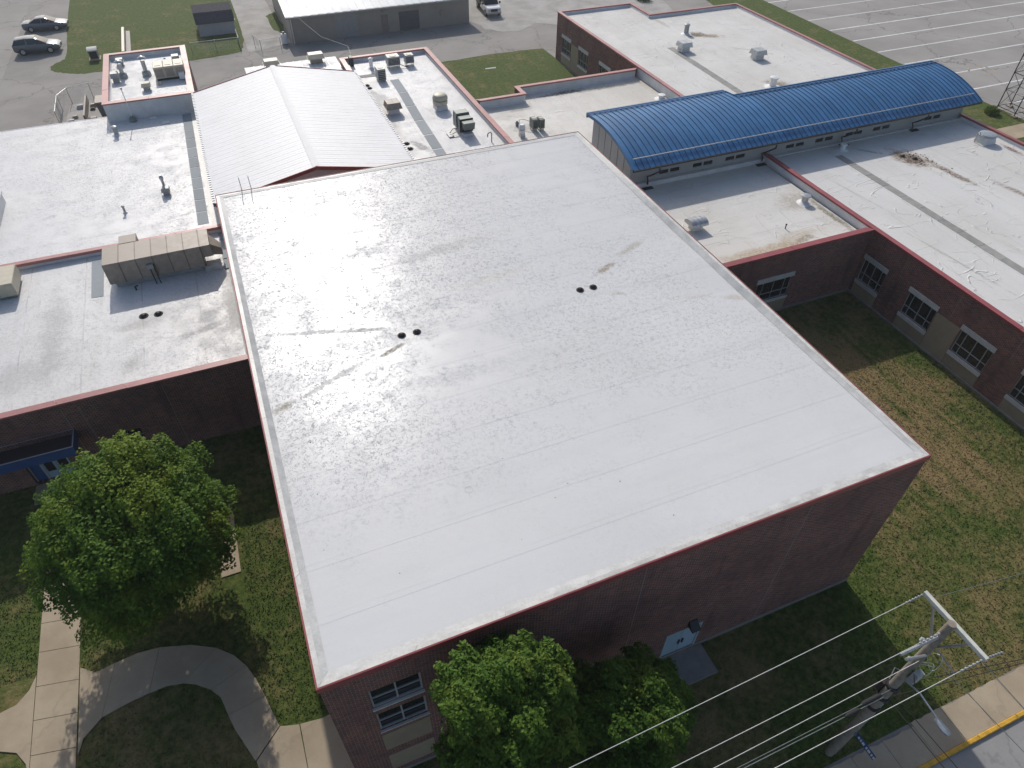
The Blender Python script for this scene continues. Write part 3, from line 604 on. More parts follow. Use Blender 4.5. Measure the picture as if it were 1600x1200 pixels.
for a, b in ((-11.18,-10.66),(-10.58,-10.03)):
    d = MB(); fbox(d, 'y', 19.4, -1, a, b, 0.06, 0.5, -0.23, -0.17); fbox(d, 'y', 19.4, -1, a, a+0.07, 0.5, 2.26, -0.23, -0.17); fbox(d, 'y', 19.4, -1, b-0.07, b, 0.5, 2.26, -0.23, -0.17)
    do = part(d, 'door', 'teal_door', ew); g = MB(); fbox(g, 'y', 19.4, -1, a+0.07, b-0.07, 0.5, 2.26, -0.21, -0.19); part(g, 'pane', 'glass', do)
# canopy
cx0, cx1, cy0, cy1 = -16.0, -8.98, 18.15, 19.37
c_ = MB()
for (a, b, e, f) in ((cx0,cx1,cy0,cy0+0.07),(cx1-0.07,cx1,cy0+0.07,cy1),(cx0,cx0+0.07,cy0+0.07,cy1)): c_.box(a, b, e, f, 2.45, 3.02)
cn = part(c_, 'canopy', 'blue_paint', ew); c_ = MB().box(cx0+0.07, cx1-0.07, cy0+0.07, cy1, 2.5, 2.72); part(c_, 'canopy_deck', 'dark_metal', cn)
c_ = MB()
c_.box(cx0-0.01, cx1+0.01, cy0-0.012, cy0+0.03, 3.02, 3.04); c_.box(cx1-0.03, cx1+0.012, cy0+0.03, cy1, 3.02, 3.04); c_.box(cx0, cx1-0.03, cy1-0.03, cy1, 3.02, 3.04); part(c_, 'canopy_trim', 'galvanised', cn)
pads(ew, [(-7.87,28.05,-7.25,28.0,-7.25,32.0,-7.93,32.0)], ZE+0.01)
for a, b in ((31.5,32.3),(30.4,31.4),(29.3,30.3),(28.2,29.2)): pads(ew, [(-0.75,a,-0.42,a,-0.42,b,-0.75,b)], ZE+0.05)

# ------------------------------------------------------------------ 3 classroom block (upper left)
cb = thing('classroom_block', 'wide low block with bright white roof behind the tan duct', 'building', (-12, 42, 0))
P_ = rect(-30.0, -0.02, 32.46, 52.6); ZC2, ZR2 = 4.80, 4.66
m = MB(); wall(m, 'y', 32.46, -30, -0.02, 4.2, ZC2-0.05, (), -1); part(m, 'wall', 'flashing', cb, False)
m = MB(); wall(m, 'y', 52.6, -30, -0.02, 0, ZR2-0.02, (), 1); part(m, 'wall', 'brick', cb, False)
roof_sheets(cb, [(-30, -0.02, 32.6, 52.6)], ZR2, 'y', 0.7, 2.4, 'classroom_membrane')
coping(cb, P_, ZC2, (0,), 'coping_faded', 0.30, 0.2)
m = MB().box(-30, -7.0, 52.6, 52.66, ZR2-0.15, ZR2+0.02); part(m, 'edge_trim', 'white_metal', cb)
n_ = 11
for k in range(n_):
    y0 = 33.3+(51.1-33.3)*k/n_; y1 = 33.3+(51.1-33.3)*(k+1)/n_-0.10
    xa = lambda y: -1.78+0.13*(y-33.3)/18
    pads(cb, [(xa(y0), y0, xa(y0)+0.66, y0, xa(y1)+0.66, y1, xa(y1), y1)], ZR2+0.012)
m = MB().box(-0.98, -0.06, 32.9, 51.2, ZR2+0.006, ZR2+0.03); part(m, 'edge_strip', 'edge_strip', cb)
sp = thing('stair_block', 'small pale raised block at the left picture edge on the white roof', 'building', (-14.5, 39, 4.6))
part(MB().box(-16.5, -13.1, 36.3, 40.8, 4.5, 5.3), 'wall', 'flashing', sp); part(MB().bbox(-16.6, -13.04, 36.2, 40.9, 5.3, 5.42, 0.02), 'roof', 'block_membrane', sp)

# ------------------------------------------------------------------ 4 small raised block with many vents
pb = thing('plant_block', 'small raised roof block crowded with vents at the upper left', 'building', (-3.6, 57, 0))
P_ = rect(-6.95, -0.32, 51.35, 62.9); ZP, ZPR = 6.12, 5.62
m = MB(); wall(m, 'y', 51.35, -6.95, -0.32, 4.3, ZP-0.04, (), -1); part(m, 'wall', 'flashing', pb, False)
for ax, c, a, b, o_ in (('x',-6.95,51.35,62.9,-1),('x',-0.32,51.35,62.9,1),('y',62.9,-6.95,-0.32,1)):
    m = MB(); wall(m, ax, c, a, b, 0, ZP-0.04, (), o_); part(m, 'wall', 'brick', pb, False)
roof_sheets(pb, [(-6.8, -0.45, 51.5, 62.75)], ZPR, 'y', 0.3, 2.4, 'block_membrane'); flashing(pb, P_, ZPR, ZP-0.03, range(4), 0.36); coping(pb, P_, ZP, range(4), 'coping_faded', 0.46, 0.12)

# ------------------------------------------------------------------ 5 gabled hall
gh = thing('gabled_hall', 'hall with white ribbed metal gable roof behind the gymnasium', 'building', (6, 42, 0))
yf, yb, xr, zr, ze, xl, xR = 32.7, 51.0, 6.0, 7.42, 6.15, -0.38, 12.42
m = MB(); wall(m, 'x', 0.0, yf+0.3, yb-0.2, 0, ze-0.1, (), -1); wall(m, 'x', 12.1, yf+0.3, yb-0.2, 0, ze-0.1, (), 1); part(m, 'wall', 'flashing', gh, False)
for y in (yf+0.3, yb-0.2):
    m = MB().add([(0,y,0),(12.1,y,0),(12.1,y,ze-0.06),(xr,y,zr-0.1),(0,y,ze-0.06)], [(0,1,2,3,4)]); part(m, 'gable_wall', 'flashing', gh, False)
NP = 30; pw = (yb-yf)/NP
def gpanel(side):
    xe = xl if side < 0 else xR; m = MB(); y0, y1 = 0.0, pw-0.0008; nrm = 0.035
    m.add([(xr,y0,zr),(xr,y1,zr),(xe,y1,ze),(xe,y0,ze),(xr,y0,zr-0.05),(xr,y1,zr-0.05),(xe,y1,ze-0.05),(xe,y0,ze-0.05)], [(0,1,2,3),(7,6,5,4),(2,1,5,6),(3,2,6,7),(0,3,7,4)])
    for t0, hgt, wd in ((0.0, 0.006, 0.07), (0.5, 0.0035, 0.07)):
        a = y0+t0*pw; b = a+wd
        m.add([(xr,a,zr),(xr,b,zr),(xe,b,ze),(xe,a,ze),(xr,a+0.01,zr+hgt),(xr,b-0.01,zr+hgt),(xe,b-0.01,ze+hgt),(xe,a+0.01,ze+hgt)], [(4,5,6,7),(0,4,7,3),(1,2,6,5),(3,7,6,2)])
    return m
for side in (-1, 1):
    me = None
    for k in range(NP):
        if me is None: o = part(gpanel(side), 'roof_panel', 'white_metal', gh); me = o.data; o.location = (0, yf, 0)
        else: o = bpy.data.objects.new('roof_panel', me); COL.objects.link(o); o.parent = gh; o.location = (0, yf+k*pw, 0)
        if k == 0: base_o = o
for y in (yf-0.06, yb):
    for x0, z0, x1, z1 in ((xl, ze, xr, zr), (xr, zr, xR, ze)):
        m = MB().add([(x0,y,z0+0.05),(x1,y,z1+0.05),(x1,y,z1-0.19),(x0,y,z0-0.19),(x0,y+0.06,z0+0.05),(x1,y+0.06,z1+0.05),(x1,y+0.06,z1-0.19),(x0,y+0.06,z0-0.19)], [(0,1,2,3),(7,6,5,4),(0,4,5,1),(2,6,7,3)]); part(m, 'fascia', 'coping_red', gh)
m = MB().add([(xr-0.22,yf,zr+0.0),(xr,yf,zr+0.065),(xr+0.22,yf,zr+0.0),(xr-0.22,yb,zr+0.0),(xr,yb,zr+0.065),(xr+0.22,yb,zr+0.0)], [(0,1,4,3),(1,2,5,4)]); part(m, 'ridge_cap', 'white_metal', gh, False)
for xe, s_ in ((xl, -1), (xR, 1)):
    m = MB().box(xe-(0.02 if s_ > 0 else 0.13), xe+(0.13 if s_ > 0 else 0.02), yf, yb, ze-0.16, ze-0.075); g_ = part(m, 'gutter', 'dark_metal', gh)
    for k in range(60):
        y = yf+0.15+k*0.305
        part(MB().box(min(xe-s_*0.02, xe+s_*0.15), max(xe-s_*0.02, xe+s_*0.15), y, y+0.15, ze-0.07, ze+0.03), 'gutter_strap', 'white_metal', g_)

# ------------------------------------------------------------------ 6 kitchen wing, lean-to behind hall
kw = thing('kitchen_wing', 'flat roofed wing with pink coping and mixed rooftop units', 'building', (17, 44, 0))
P_ = rect(12.62, 21.0, 28.72, 58.75); ZK, ZKR = 4.72, 4.30
for ax, c, a, b, o_ in (('x',12.62,28.72,58.75,-1),('x',21.0,28.72,58.75,1),('y',58.75,12.62,21.0,1)):
    m = MB(); wall(m, ax, c, a, b, 0, ZK-0.05, (), o_); part(m, 'wall', 'brick', kw, False)
roof_sheets(kw, [(12.7, 20.9, 28.72, 58.6)], ZKR, 'x', 0.2, 2.1, 'kitchen_membrane'); flashing(kw, P_, ZKR, ZK-0.03, (1, 2, 3), 0.30); coping(kw, P_, ZK, (1, 2, 3), 'coping_faded', 0.42, 0.14)
pk = [(15.80,53.0),(15.72,49.9),(15.55,46.9),(15.38,43.9),(15.3,41.2),(15.2,38.6),(15.1,35.0)]
for (xa, ya), (xb, yb_) in zip(pk[:-1], pk[1:]): pads(kw, [(xb, yb_+0.07, xb+0.78, yb_+0.07, xa+0.78, ya-0.07, xa, ya-0.07)], ZKR+0.012)
pads(kw, [(13.0,54.4,15.2,54.2,15.2,54.9,13.0,55.0)], ZKR+0.012, 'pad_worn')
lt = thing('rear_lean_to', 'narrow white roofed lean-to behind the gabled hall', 'building', (8, 56, 0))
part(MB().box(4.3, 12.6, 50.9, 61.0, 0, 3.95), 'wall', 'brick', lt); part(MB().box(4.2, 12.6, 50.82, 61.1, 3.95, 4.12), 'roof', 'block_membrane', lt)
for k in range(12): part(MB().box(5.0+k*0.6, 5.08+k*0.6, 51.0, 61.05, 4.12, 4.16), 'rib', 'white_metal', lt)

# ------------------------------------------------------------------ 7 connecting passage between kitchen and rear wing
cp = thing('passage_block', 'low cream roofed link between kitchen wing and rear classrooms', 'building', (30, 40, 0))
P_ = [(21.05,28.75),(37.26,28.75),(37.26,46.75),(25.2,46.75),(25.2,45.25),(21.05,45.25)]; ZN, ZNR = 4.70, 3.95
for ax, c, a, b in (('y',46.75,25.2,37.26),('x',25.2,45.25,46.75),('y',45.25,21.05,25.2)):
    m = MB(); wall(m, ax, c, a, b, 0, ZN-0.05, (), -1 if ax == 'x' else 1); part(m, 'wall', 'brick', cp, False)
roof_sheets(cp, [(21.05,25.3,28.75,45.2),(25.3,37.2,28.75,46.7)], ZNR, 'x', 0.1, 2.6, 'passage_membrane'); flashing(cp, P_, ZNR, ZN-0.03, (2,3,4), 0.28); coping(cp, P_, ZN, (2,3,4), 'coping_faded', 0.40, 0.13)
m = MB(); wall(m, 'x', 21.06, 28.75, 45.25, 3.9, 4.6, (), 1); part(m, 'wall_flashing', 'flashing', cp, False)

# ------------------------------------------------------------------ 8 rear classroom wing
rw = thing('rear_classrooms', 'brick classroom wing with cream roof at the top right', 'building', (46, 50, 0))
P_ = [(37.30,33.4),(57.2,33.4),(57.2,59.55),(46.2,59.55),(46.2,63.85),(37.30,63.85)]; ZQ, ZQR = 4.86, 4.50
rwin = [(60.25,62.38,1.15,2.68),(56.28,58.35,1.15,2.68),(51.5,53.75,1.15,2.68),(47.9,50.0,1.15,2.68)]
m = MB(); wall(m, 'x', 37.30, 33.4, 63.85, 0, ZQ-0.05, [(a,b,c,d) for a,b,c,d in rwin], -1); part(m, 'wall', 'brick', rw, False)
for ax, c, a, b in (('x',57.2,33.4,59.55),('y',59.55,46.2,57.2),('x',46.2,59.55,63.85),('y',63.85,37.30,46.2)):
    m = MB(); wall(m, ax, c, a, b, 0, ZQ-0.05, (), 1); part(m, 'wall', 'brick', rw, False)
for a, b, c, d in rwin:
    window(rw, 'x', 37.30, -1, a, b, c, d, (0,0.18,0.5,0.82,1), (0,0.36,1), 0.036)
    s = MB(); fbox(s, 'x', 37.30, -1, a-0.08, b+0.08, d+0.003, d+0.34, -0.02, 0.05); part(s, 'lintel', 'limestone', rw)
    s = MB(); fbox(s, 'x', 37.30, -1, a-0.05, b+0.05, c-0.20, c-0.003, -0.02, 0.06); part(s, 'sill', 'limestone', rw)
    s = MB(); fbox(s, 'x', 37.30, -1, a-0.05, b+0.05, 0.1, c-0.203, -0.02, 0.014); part(s, 'tan_panel', 'tan_panel', rw)
s = MB(); fbox(s, 'x', 37.30, -1, 58.45, 60.15, 0.1, 2.68, -0.02, 0.014); part(s, 'tan_panel', 'tan_panel', rw)
m = MB(); wall(m, 'x', 37.285, 34.0, 46.7, 3.9, ZQ-0.1, (), -1); part(m, 'wall_flashing', 'flashing', rw, False)
roof_sheets(rw, [(37.4,46.2,33.4,63.7),(46.2,57.1,33.4,59.4)], ZQR, 'x', 0.6, 2.7, 'rear_membrane'); flashing(rw, P_, ZQR, ZQ-0.03, (1,2,3,4,5), 0.26); coping(rw, P_, ZQ, (1,2,3,4,5), 'coping_faded', 0.32, 0.13)
for k in range(8):
    y0 = 50.7-k*1.56; pads(rw, [(42.93-0.04*k, y0-1.52, 43.6-0.04*k, y0-1.52, 43.6-0.04*k, y0, 42.93-0.04*k, y0)], ZQR+0.01, 'pad_worn')

# ------------------------------------------------------------------ 9 blue barrel roof hall
bh = thing('barrel_hall', 'long clerestory hall under a curved blue standing seam roof', 'building', (41, 31, 0))
yc_, Rb, ztop = 32.6, 11.9, 7.16
zb = lambda y: ztop-Rb+math.sqrt(Rb*Rb-(y-yc_)**2)
bx0, bx1, bxs, yE, yB1, yB2 = 25.75, 57.35, 37.5, 27.42, 34.45, 33.15
def barrel_end(x, yb_, side):
    n = 16; ysx = [28.4+(yb_-0.35-28.4)*i/n for i in range(n+1)]
    m = MB(); m.add([(x, y, zb(y)-0.10) for y in ysx]+[(x, yb_-0.35, 3.8), (x, 28.4, 3.8)], [tuple(range(n+3))]); part(m, 'end_wall', 'hall_wall', bh, False)
    for k in range(1, 6):
        y = 28.4+(yb_-0.35-28.4)*k/6
        part(MB().box(x-0.02, x+0.02, y-0.012, y+0.012, 3.9, zb(y)-0.16), 'panel_joint', 'joint', bh)
barrel_end(26.15, yB1, -1); barrel_end(56.95, yB2, 1)
clw = [(28.52,29.30),(29.40,30.22),(31.27,32.08),(32.16,32.97),(34.03,34.85),(34.93,35.76),(39.38,40.18),(40.28,41.08),(42.1,42.9),(43.0,43.8),(44.95,45.75),(45.85,46.65),(47.67,48.47),(48.57,49.36),(52.95,53.76),(53.86,54.66)]
m = MB(); wall(m, 'y', 28.4, 26.15, 56.95, 3.8, 6.1, [(a,b,4.68,5.03) for a,b in clw], -1, 0.12); part(m, 'wall', 'hall_wall', bh, False)
for a, b in clw: window(bh, 'y', 28.4, -1, a, b, 4.68, 5.03, (0,1), (0,1), 0.03, 'window_frame', 0.06)
part(MB().box(26.2, 56.9, 28.12, 28.38, 3.9, 4.42), 'base_flashing', 'flashing', bh)
for x0, x1, yb_ in ((26.15, bxs, yB1-0.35), (bxs, 56.95, yB2-0.35)):
    m = MB(); wall(m, 'y', yb_, x0, x1, 3.8, zb(yb_)-0.1, (), 1); part(m, 'wall', 'hall_wall', bh, False)
def bpanel(yb_, pw):
    n = 14; m = MB(); yy = [yE+(yb_-yE)*i/n for i in range(n+1)]
    prof = [(0,0),(0.010,0.052),(0.032,0.052),(0.042,0.0),(pw-0.003,0.0)]
    vs_, fs_ = [], []
    for y in yy:
        for (px, pz) in prof: vs_.append((px, y, zb(y)+pz))
    k = len(prof)
    for i in range(n):
        for j in range(k-1): fs_.append((i*k+j, i*k+j+1, (i+1)*k+j+1, (i+1)*k+j))
    b0 = len(vs_); vs_ += [(0,yE,zb(yE)-0.06),(pw,yE,zb(yE)-0.06),(0,yb_,zb(yb_)-0.06),(pw,yb_,zb(yb_)-0.06)]
    return MB().add(vs_, fs_)
for x0, x1, yb_ in ((bx0, bxs, yB1), (bxs, bx1, yB2)):
    n = round((x1-x0)/0.44); pw = (x1-x0)/n; me = None
    for k in range(n):
        if me is None: o = part(bpanel(yb_, pw), 'roof_panel', 'blue_metal', bh, False); me = o.data; bo = ORG[o.name]
        else: o = bpy.data.objects.new('roof_panel', me); COL.objects.link(o); o.parent = bh
        o.location = (x0+k*pw, 0, 0)
    # deck below the panels, fascias and back ridge strip
    N = 14; yy = [yE+0.02+(yb_-0.04-yE)*i/N for i in range(N+1)]
    m = MB()
    for i in range(N): m.quad((x0+0.01,yy[i],zb(yy[i])-0.10),(x1-0.01,yy[i],zb(yy[i])-0.10),(x1-0.01,yy[i+1],zb(yy[i+1])-0.10),(x0+0.01,yy[i+1],zb(yy[i+1])-0.10))
    part(m, 'soffit', 'hall_wall', bh)
    part(MB().box(x0, x1, yb_-0.02, yb_+0.10, zb(yb_)-0.25, zb(yb_)+0.09), 'back_gutter', 'blue_metal', bh)
    part(MB().box(x0, x1, yb_-0.34, yb_-0.24, zb(yb_-0.3)+0.05, zb(yb_-0.3)+0.10), 'back_rail', 'blue_metal', bh)
part(MB().box(bx0, bx1, yE-0.07, yE+0.02, zb(yE)-0.13, zb(yE)-0.01), 'gutter', 'dark_metal', bh)
yS = 28.15; part(MB().box(bx0+0.3, bx1-0.3, yS-0.03, yS+0.02, zb(yS)+0.075, zb(yS)+0.13), 'snow_rail', 'galvanised', bh)
for x, yb_ in ((bx0-0.03, yB1), (bx1, yB2), (bxs-0.0, yB1)):
    N = 16; y0 = yE if x != bxs else yB2-0.1; m = MB(); yy = [y0+(yb_-y0)*i/N for i in range(N+1)]
    for i in range(N):
        a, b = yy[i], yy[i+1]
        m.add([(x,a,zb(a)+0.07),(x+0.03,a,zb(a)+0.07),(x+0.03,b,zb(b)+0.07),(x,b,zb(b)+0.07),(x,a,zb(a)-0.14),(x+0.03,a,zb(a)-0.14),(x+0.03,b,zb(b)-0.14),(x,b,zb(b)-0.14)], [(0,1,2,3),(0,3,7,4),(1,5,6,2),(4,7,6,5)])
    part(m, 'rake_trim', 'blue_metal', bh)
for x in (27.45, 37.1, 44.45, 51.5):
    m = MB().tube([(x+0.35, yE-0.05, zb(yE)-0.2),(x+0.35, yE-0.05, zb(yE)-0.42),(x+0.12, 28.0, 5.0),(x+0.02, 28.22, 4.85),(x, 28.05, 4.62),(x, 28.02, 4.36)], 0.06, 8); part(m, 'downspout', 'dark_metal', bh, True, 50)
spl = None
for k, (x, z) in enumerate(((27.45,4.12),(37.0,4.12),(44.6,4.37),(51.6,4.37))):
    solo(MB().bbox(x-0.38, x+0.38, 27.72, 28.06, z, z+0.035, 0.01), 'splash_pad', 'black_rubber', ['black rubber splash pad below the downspout nearest the gymnasium', 'black rubber splash pad below downspout beside the roof divider', 'black splash pad below the third downspout from the gymnasium', 'black splash pad below the farthest right downspout'][k], 'splash pad', (x, 27.9, z), 'splash pads below the blue roof')

# ------------------------------------------------------------------ 10 courtyard wing and 11 east wing
cw = thing('courtyard_wing', 'low brick wing with stained cream roof at head of the courtyard', 'building', (30, 23, 0))
P_ = rect(22.02, 37.40, 17.2, 28.42); ZW, ZWR = 4.75, 4.10
m = MB(); wall(m, 'y', 17.2, 22.02, 37.40, 0, ZW-0.05, [(29.25,31.85,1.18,2.66)], -1); part(m, 'wall', 'brick', cw, False)
window(cw, 'y', 17.2, -1, 29.25, 31.85, 1.18, 2.66, (0,0.18,0.5,0.82,1), (0,0.36,1), 0.036)
for a, b, z0, z1, mt, nm in ((29.1,31.95,2.665,3.0,'limestone','lintel'),(29.15,31.9,0.98,1.177,'limestone','sill'),(29.2,31.88,0.1,0.977,'tan_panel','tan_panel')):
    s = MB(); fbox(s, 'y', 17.2, -1, a, b, z0, z1, -0.02, 0.05 if nm != 'tan_panel' else 0.014); part(s, nm, mt, cw)
s = MB(); fbox(s, 'y', 17.2, -1, 22.02, 37.4, 0, 0.2, -0.02, 0.03); part(s, 'foundation', 'concrete_dark', cw)
roof_sheets(cw, [(22.02, 37.3, 17.35, 28.42)], ZWR, 'y', 0.4, 2.2, 'court_membrane'); flashing(cw, P_, ZWR, ZW-0.03, (0,), 0.3); coping(cw, P_, ZW, (0,), 'coping_red', 0.40, 0.14)
ewg = thing('east_wing', 'long brick classroom wing with wrinkled white roof along the courtyard', 'building', (47, 12, 0))
P_ = rect(37.45, 57.0, -12.0, 28.42); ZW2, ZWR2 = 4.75, 4.36
cwin = [(15.13,17.0),(11.1,13.2),(7.12,9.28),(3.1,5.28),(-0.9,1.3),(-4.9,-2.7)]
m = MB(); wall(m, 'x', 37.45, -12, 28.42, 0, ZW2-0.05, [(a,b,1.12,2.68) for a,b in cwin], -1); part(m, 'wall', 'brick', ewg, False)
m = MB(); wall(m, 'x', 57.0, -12, 28.42, 0, ZW2-0.05, (), 1); part(m, 'wall', 'brick', ewg, False)
for a, b in cwin:
    window(ewg, 'x', 37.45, -1, a, b, 1.12, 2.68, (0,0.18,0.5,0.82,1), (0,0.36,1), 0.036)
    for e, z0, z1, mt, nm, dd in ((0.07,2.683,3.0,'limestone','lintel',0.06),(0.05,0.87,1.117,'limestone','sill',0.07),(0.04,0.1,0.867,'tan_panel','tan_panel',0.014)):
        s = MB(); fbox(s, 'x', 37.45, -1, a-e, min(b+e, 17.15), z0, z1, -0.02, dd); part(s, nm, mt, ewg)
for a, b in ((9.36, 11.02), (-0.9+2.3, 3.02)):
    s = MB(); fbox(s, 'x', 37.45, -1, a, b, 0.1, 2.66, -0.02, 0.013); part(s, 'tan_panel', 'tan_panel', ewg)
for y in (14.2, 10.2, 6.2, 2.2): s = MB(); fbox(s, 'x', 37.45, -1, y-0.012, y+0.012, 2.9, 4.5, -0.01, 0.004); part(s, 'control_joint', 'joint', ewg)
s = MB(); fbox(s, 'x', 37.45, -1, -12, 17.19, 0, 0.1, -0.02, 0.10); part(s, 'foundation', 'concrete_dark', ewg)
roof_sheets(ewg, [(37.6, 56.9, -12, 28.42)], ZWR2, 'x', 0.9, 2.6, 'east_membrane'); flashing(ewg, P_, ZWR2, ZW2-0.03, (1,3), 0.26); coping(ewg, P_, ZW2, (1,3), 'coping_red', 0.34, 0.14)
m = MB(); wall(m, 'x', 37.43, 17.3, 28.4, 4.0, ZW2-0.1, (), -1); part(m, 'wall_flashing', 'flashing', ewg, False)
for k in range(18):
    y0 = 26.6-k*1.62; pads(ewg, [(42.62-0.01*k, y0-1.58, 43.25-0.01*k, y0-1.58, 43.25-0.01*k, y0, 42.62-0.01*k, y0)], ZWR2+0.01, 'pad_worn')

# ------------------------------------------------------------------ rooftop things
def drain(x, y, z, label, group, r=0.17):
    t = thing('roof_drain', label, 'drain', (x, y, z), group)
    part(MB().lathe([(r*1.25,0.0),(r*1.2,0.022),(r*0.75,0.012),(r*0.7,0.0)], (x,y,z), 20), 'ring', 'rust_iron', t, True, 40)
    part(MB().lathe([(r*0.78,0.0),(r*0.72,0.07),(r*0.5,0.11),(r*0.15,0.125)], (x,y,z), 14), 'strainer', 'dark_metal', t, True, 40)
    for k in range(6):
        a = k*math.pi/3; part(MB().tube([(x+r*0.82*math.cos(a), y+r*0.82*math.sin(a), z+0.01),(x+r*0.74*math.cos(a), y+r*0.74*math.sin(a), z+0.08),(x+r*0.3*math.cos(a), y+r*0.3*math.sin(a), z+0.13)], 0.012, 5), 'rib', 'rust_iron', t)
for x, y, lb in ((6.24,13.82,'left drain of the left pair on the gymnasium roof'),(6.92,13.80,'right drain of the left pair on the gymnasium roof'),(14.88,13.91,'left drain of the right pair on the gymnasium roof'),(15.55,13.88,'right drain of the right pair on the gymnasium roof')):
    drain(x, y, gym_h(x, y)+0.012, 'dark iron '+lb, 'gymnasium roof drains', 0.15)
for x, y, z, lb, r in ((-5.24,25.3,ZE,'left black drain below the tan duct on the entrance wing roof',0.20),(-4.50,25.2,ZE,'right black drain below the tan duct on the entrance wing roof',0.19),
                    (13.60,52.4,ZKR,'black drain nearest back coping beside the gabled hall',0.19),(13.66,51.75,ZKR,'second black drain from the back coping beside the gabled hall',0.19),
                    (13.66,40.25,ZKR,'upper of two black drains near the gymnasium back edge',0.20),(13.66,39.35,ZKR,'lower of two black drains near the gymnasium back edge',0.22),
                    (47.35,24.75,ZWR2,'left drain in the brown debris patch on the east roof',0.17),(47.9,24.1,ZWR2,'right drain in the brown debris patch on the east roof',0.17)):
    drain(x, y, z+0.01, lb, 'roof drains', r)

def pipe_vent(x, y, z, h, r, label, mat='galvanised', cap=1.5, base=True, group='vent pipes'):
    t = thing('vent_pipe', label, 'vent', (x, y, z), group)
    if base: part(MB().lathe([(r*2.4,0.0),(r*1.5,0.05),(r*1.05,0.14)], (x,y,z), 14), 'boot', 'flashing', t, True, 40)
    part(MB().lathe([(r,0.0),(r,h*0.8)], (x,y,z), 12), 'pipe', mat, t, True, 40)
    part(MB().lathe([(r*cap*0.8,h*0.74),(r*cap,h*0.80),(r*cap,h*0.92),(r*0.5,h)], (x,y,z), 12), 'cap', mat, t, True, 40); return t
def hood_vent(x, y, z, w, d, h, label, mat='hvac_tan', curb='flashing', group='hooded roof vents', over=0.12):
    t = thing('hood_vent', label, 'vent', (x, y, z), group); hw, hd = w/2, d/2
    part(MB().frustum(x-hw*0.86,x+hw*0.86,y-hd*0.86,y+hd*0.86,z, x-hw*0.8,x+hw*0.8,y-hd*0.8,y+hd*0.8,z+h*0.48), 'curb', curb, t)
    part(MB().box(x-hw*0.78,x+hw*0.78,y-hd*0.78,y+hd*0.78,z+h*0.48,z+h*0.58), 'throat', 'dark_metal', t)
    part(MB().frustum(x-hw-over,x+hw+over,y-hd-over,y+hd+over,z+h*0.52, x-hw,x+hw,y-hd,y+hd,z+h), 'hood', mat, t)
    part(MB().box(x-hw-over-0.01,x+hw+over+0.01,y-hd-over-0.01,y+hd+over+0.01,z+h*0.52,z+h*0.56), 'hood_lip', mat, t)
    part(MB().box(x-0.01,x+0.01,y-hd,y+hd,z+h,z+h+0.012), 'seam', mat, t); return t
def fan(x, y, z, r, h, label, mat='hvac_cream', group='round exhaust fans'):
    t = thing('exhaust_fan', label, 'fan', (x, y, z), group)
    part(MB().frustum(x-r*0.8,x+r*0.8,y-r*0.8,y+r*0.8,z, x-r*0.72,x+r*0.72,y-r*0.72,y+r*0.72,z+h*0.3), 'curb', 'flashing', t)
    part(MB().lathe([(r*0.7,h*0.28),(r*0.95,h*0.34),(r*1.0,h*0.46),(r*0.97,h*0.6)], (x,y,z), 24), 'shroud', mat, t, True, 40)
    part(MB().lathe([(r*0.8,h*0.58),(r*0.82,h*0.68)], (x,y,z), 24), 'throat', 'dark_metal', t, True, 40)
    part(MB().lathe([(r*1.02,h*0.66),(r*1.0,h*0.78),(r*0.8,h*0.94),(r*0.55,h),(r*0.1,h*1.0)], (x,y,z), 24), 'dome', mat, t, True, 30); return t
def stack(x, y, z, h, label, group='exhaust stacks on the plant block'):
    t = thing('exhaust_stack', label, 'vent', (x, y, z), group)
    part(MB().lathe([(0.36,0.0),(0.34,0.30),(0.22,0.42)], (x,y,z), 16), 'base', 'hvac_grey', t, True, 40)
    part(MB().lathe([(0.17,0.38),(0.17,h*0.8)], (x,y,z), 14), 'pipe', 'galvanised', t, True, 40)
    for k in range(3): part(MB().tube([(x+0.2*math.cos(a), y+0.2*math.sin(a), z+h*zz) for a, zz in ((2.1*k,0.78),(2.1*k,0.95))], 0.012, 5), 'bracket', 'galvanised', t)
    part(MB().lathe([(0.34,h*0.92),(0.30,h*0.97),(0.05,h*1.06)], (x,y,z), 16), 'rain_cap', 'galvanised', t, True, 40); return t
# plant block
stack(-5.55, 58.0, ZPR, 1.35, 'left tall exhaust stack with rain cap on the plant block'); stack(-3.72, 57.8, ZPR, 1.5, 'middle tall exhaust stack with rain cap on the plant block')
hood_vent(-5.75, 61.1, ZPR, 0.55, 0.5, 0.55, 'small boxy vent in back left corner of the plant block', 'hvac_grey', 'hvac_grey', 'small vents on the plant block', 0.05)
hood_vent(-6.08, 57.2, ZPR, 0.55, 0.6, 0.75, 'box vent beside the left stack on the plant block', 'hvac_grey', 'hvac_grey', 'small vents on the plant block', 0.05)
hood_vent(-3.80, 54.5, ZPR, 0.6, 0.5, 0.6, 'box vent near front coping of the plant block', 'hvac_cream', 'hvac_grey', 'small vents on the plant block', 0.06)
hood_vent(-1.25, 60.0, ZPR, 0.55, 0.6, 0.65, 'grey box vent in back right corner of the plant block', 'hvac_grey', 'hvac_grey', 'small vents on the plant block', 0.05)
ru = thing('rooftop_unit', 'long cream air handler in three sections on the plant block', 'air conditioner', (-1.85, 56.8, ZPR), 'rooftop units')
for k in range(3):
    x0 = -3.0+k*0.79; part(MB().bbox(x0, x0+0.775, 56.0, 57.6, ZPR+0.22, ZPR+1.1, 0.03), 'cabinet', 'hvac_cream', ru)
    part(MB().box(x0+0.15, x0+0.62, 56.4, 56.43, ZPR+1.10, ZPR+1.12), 'top_seam', 'hvac_tan', ru); part(MB().box(x0+0.08, x0+0.70, 55.975, 55.998, ZPR+0.32, ZPR+0.95), 'panel', 'hvac_tan', ru)
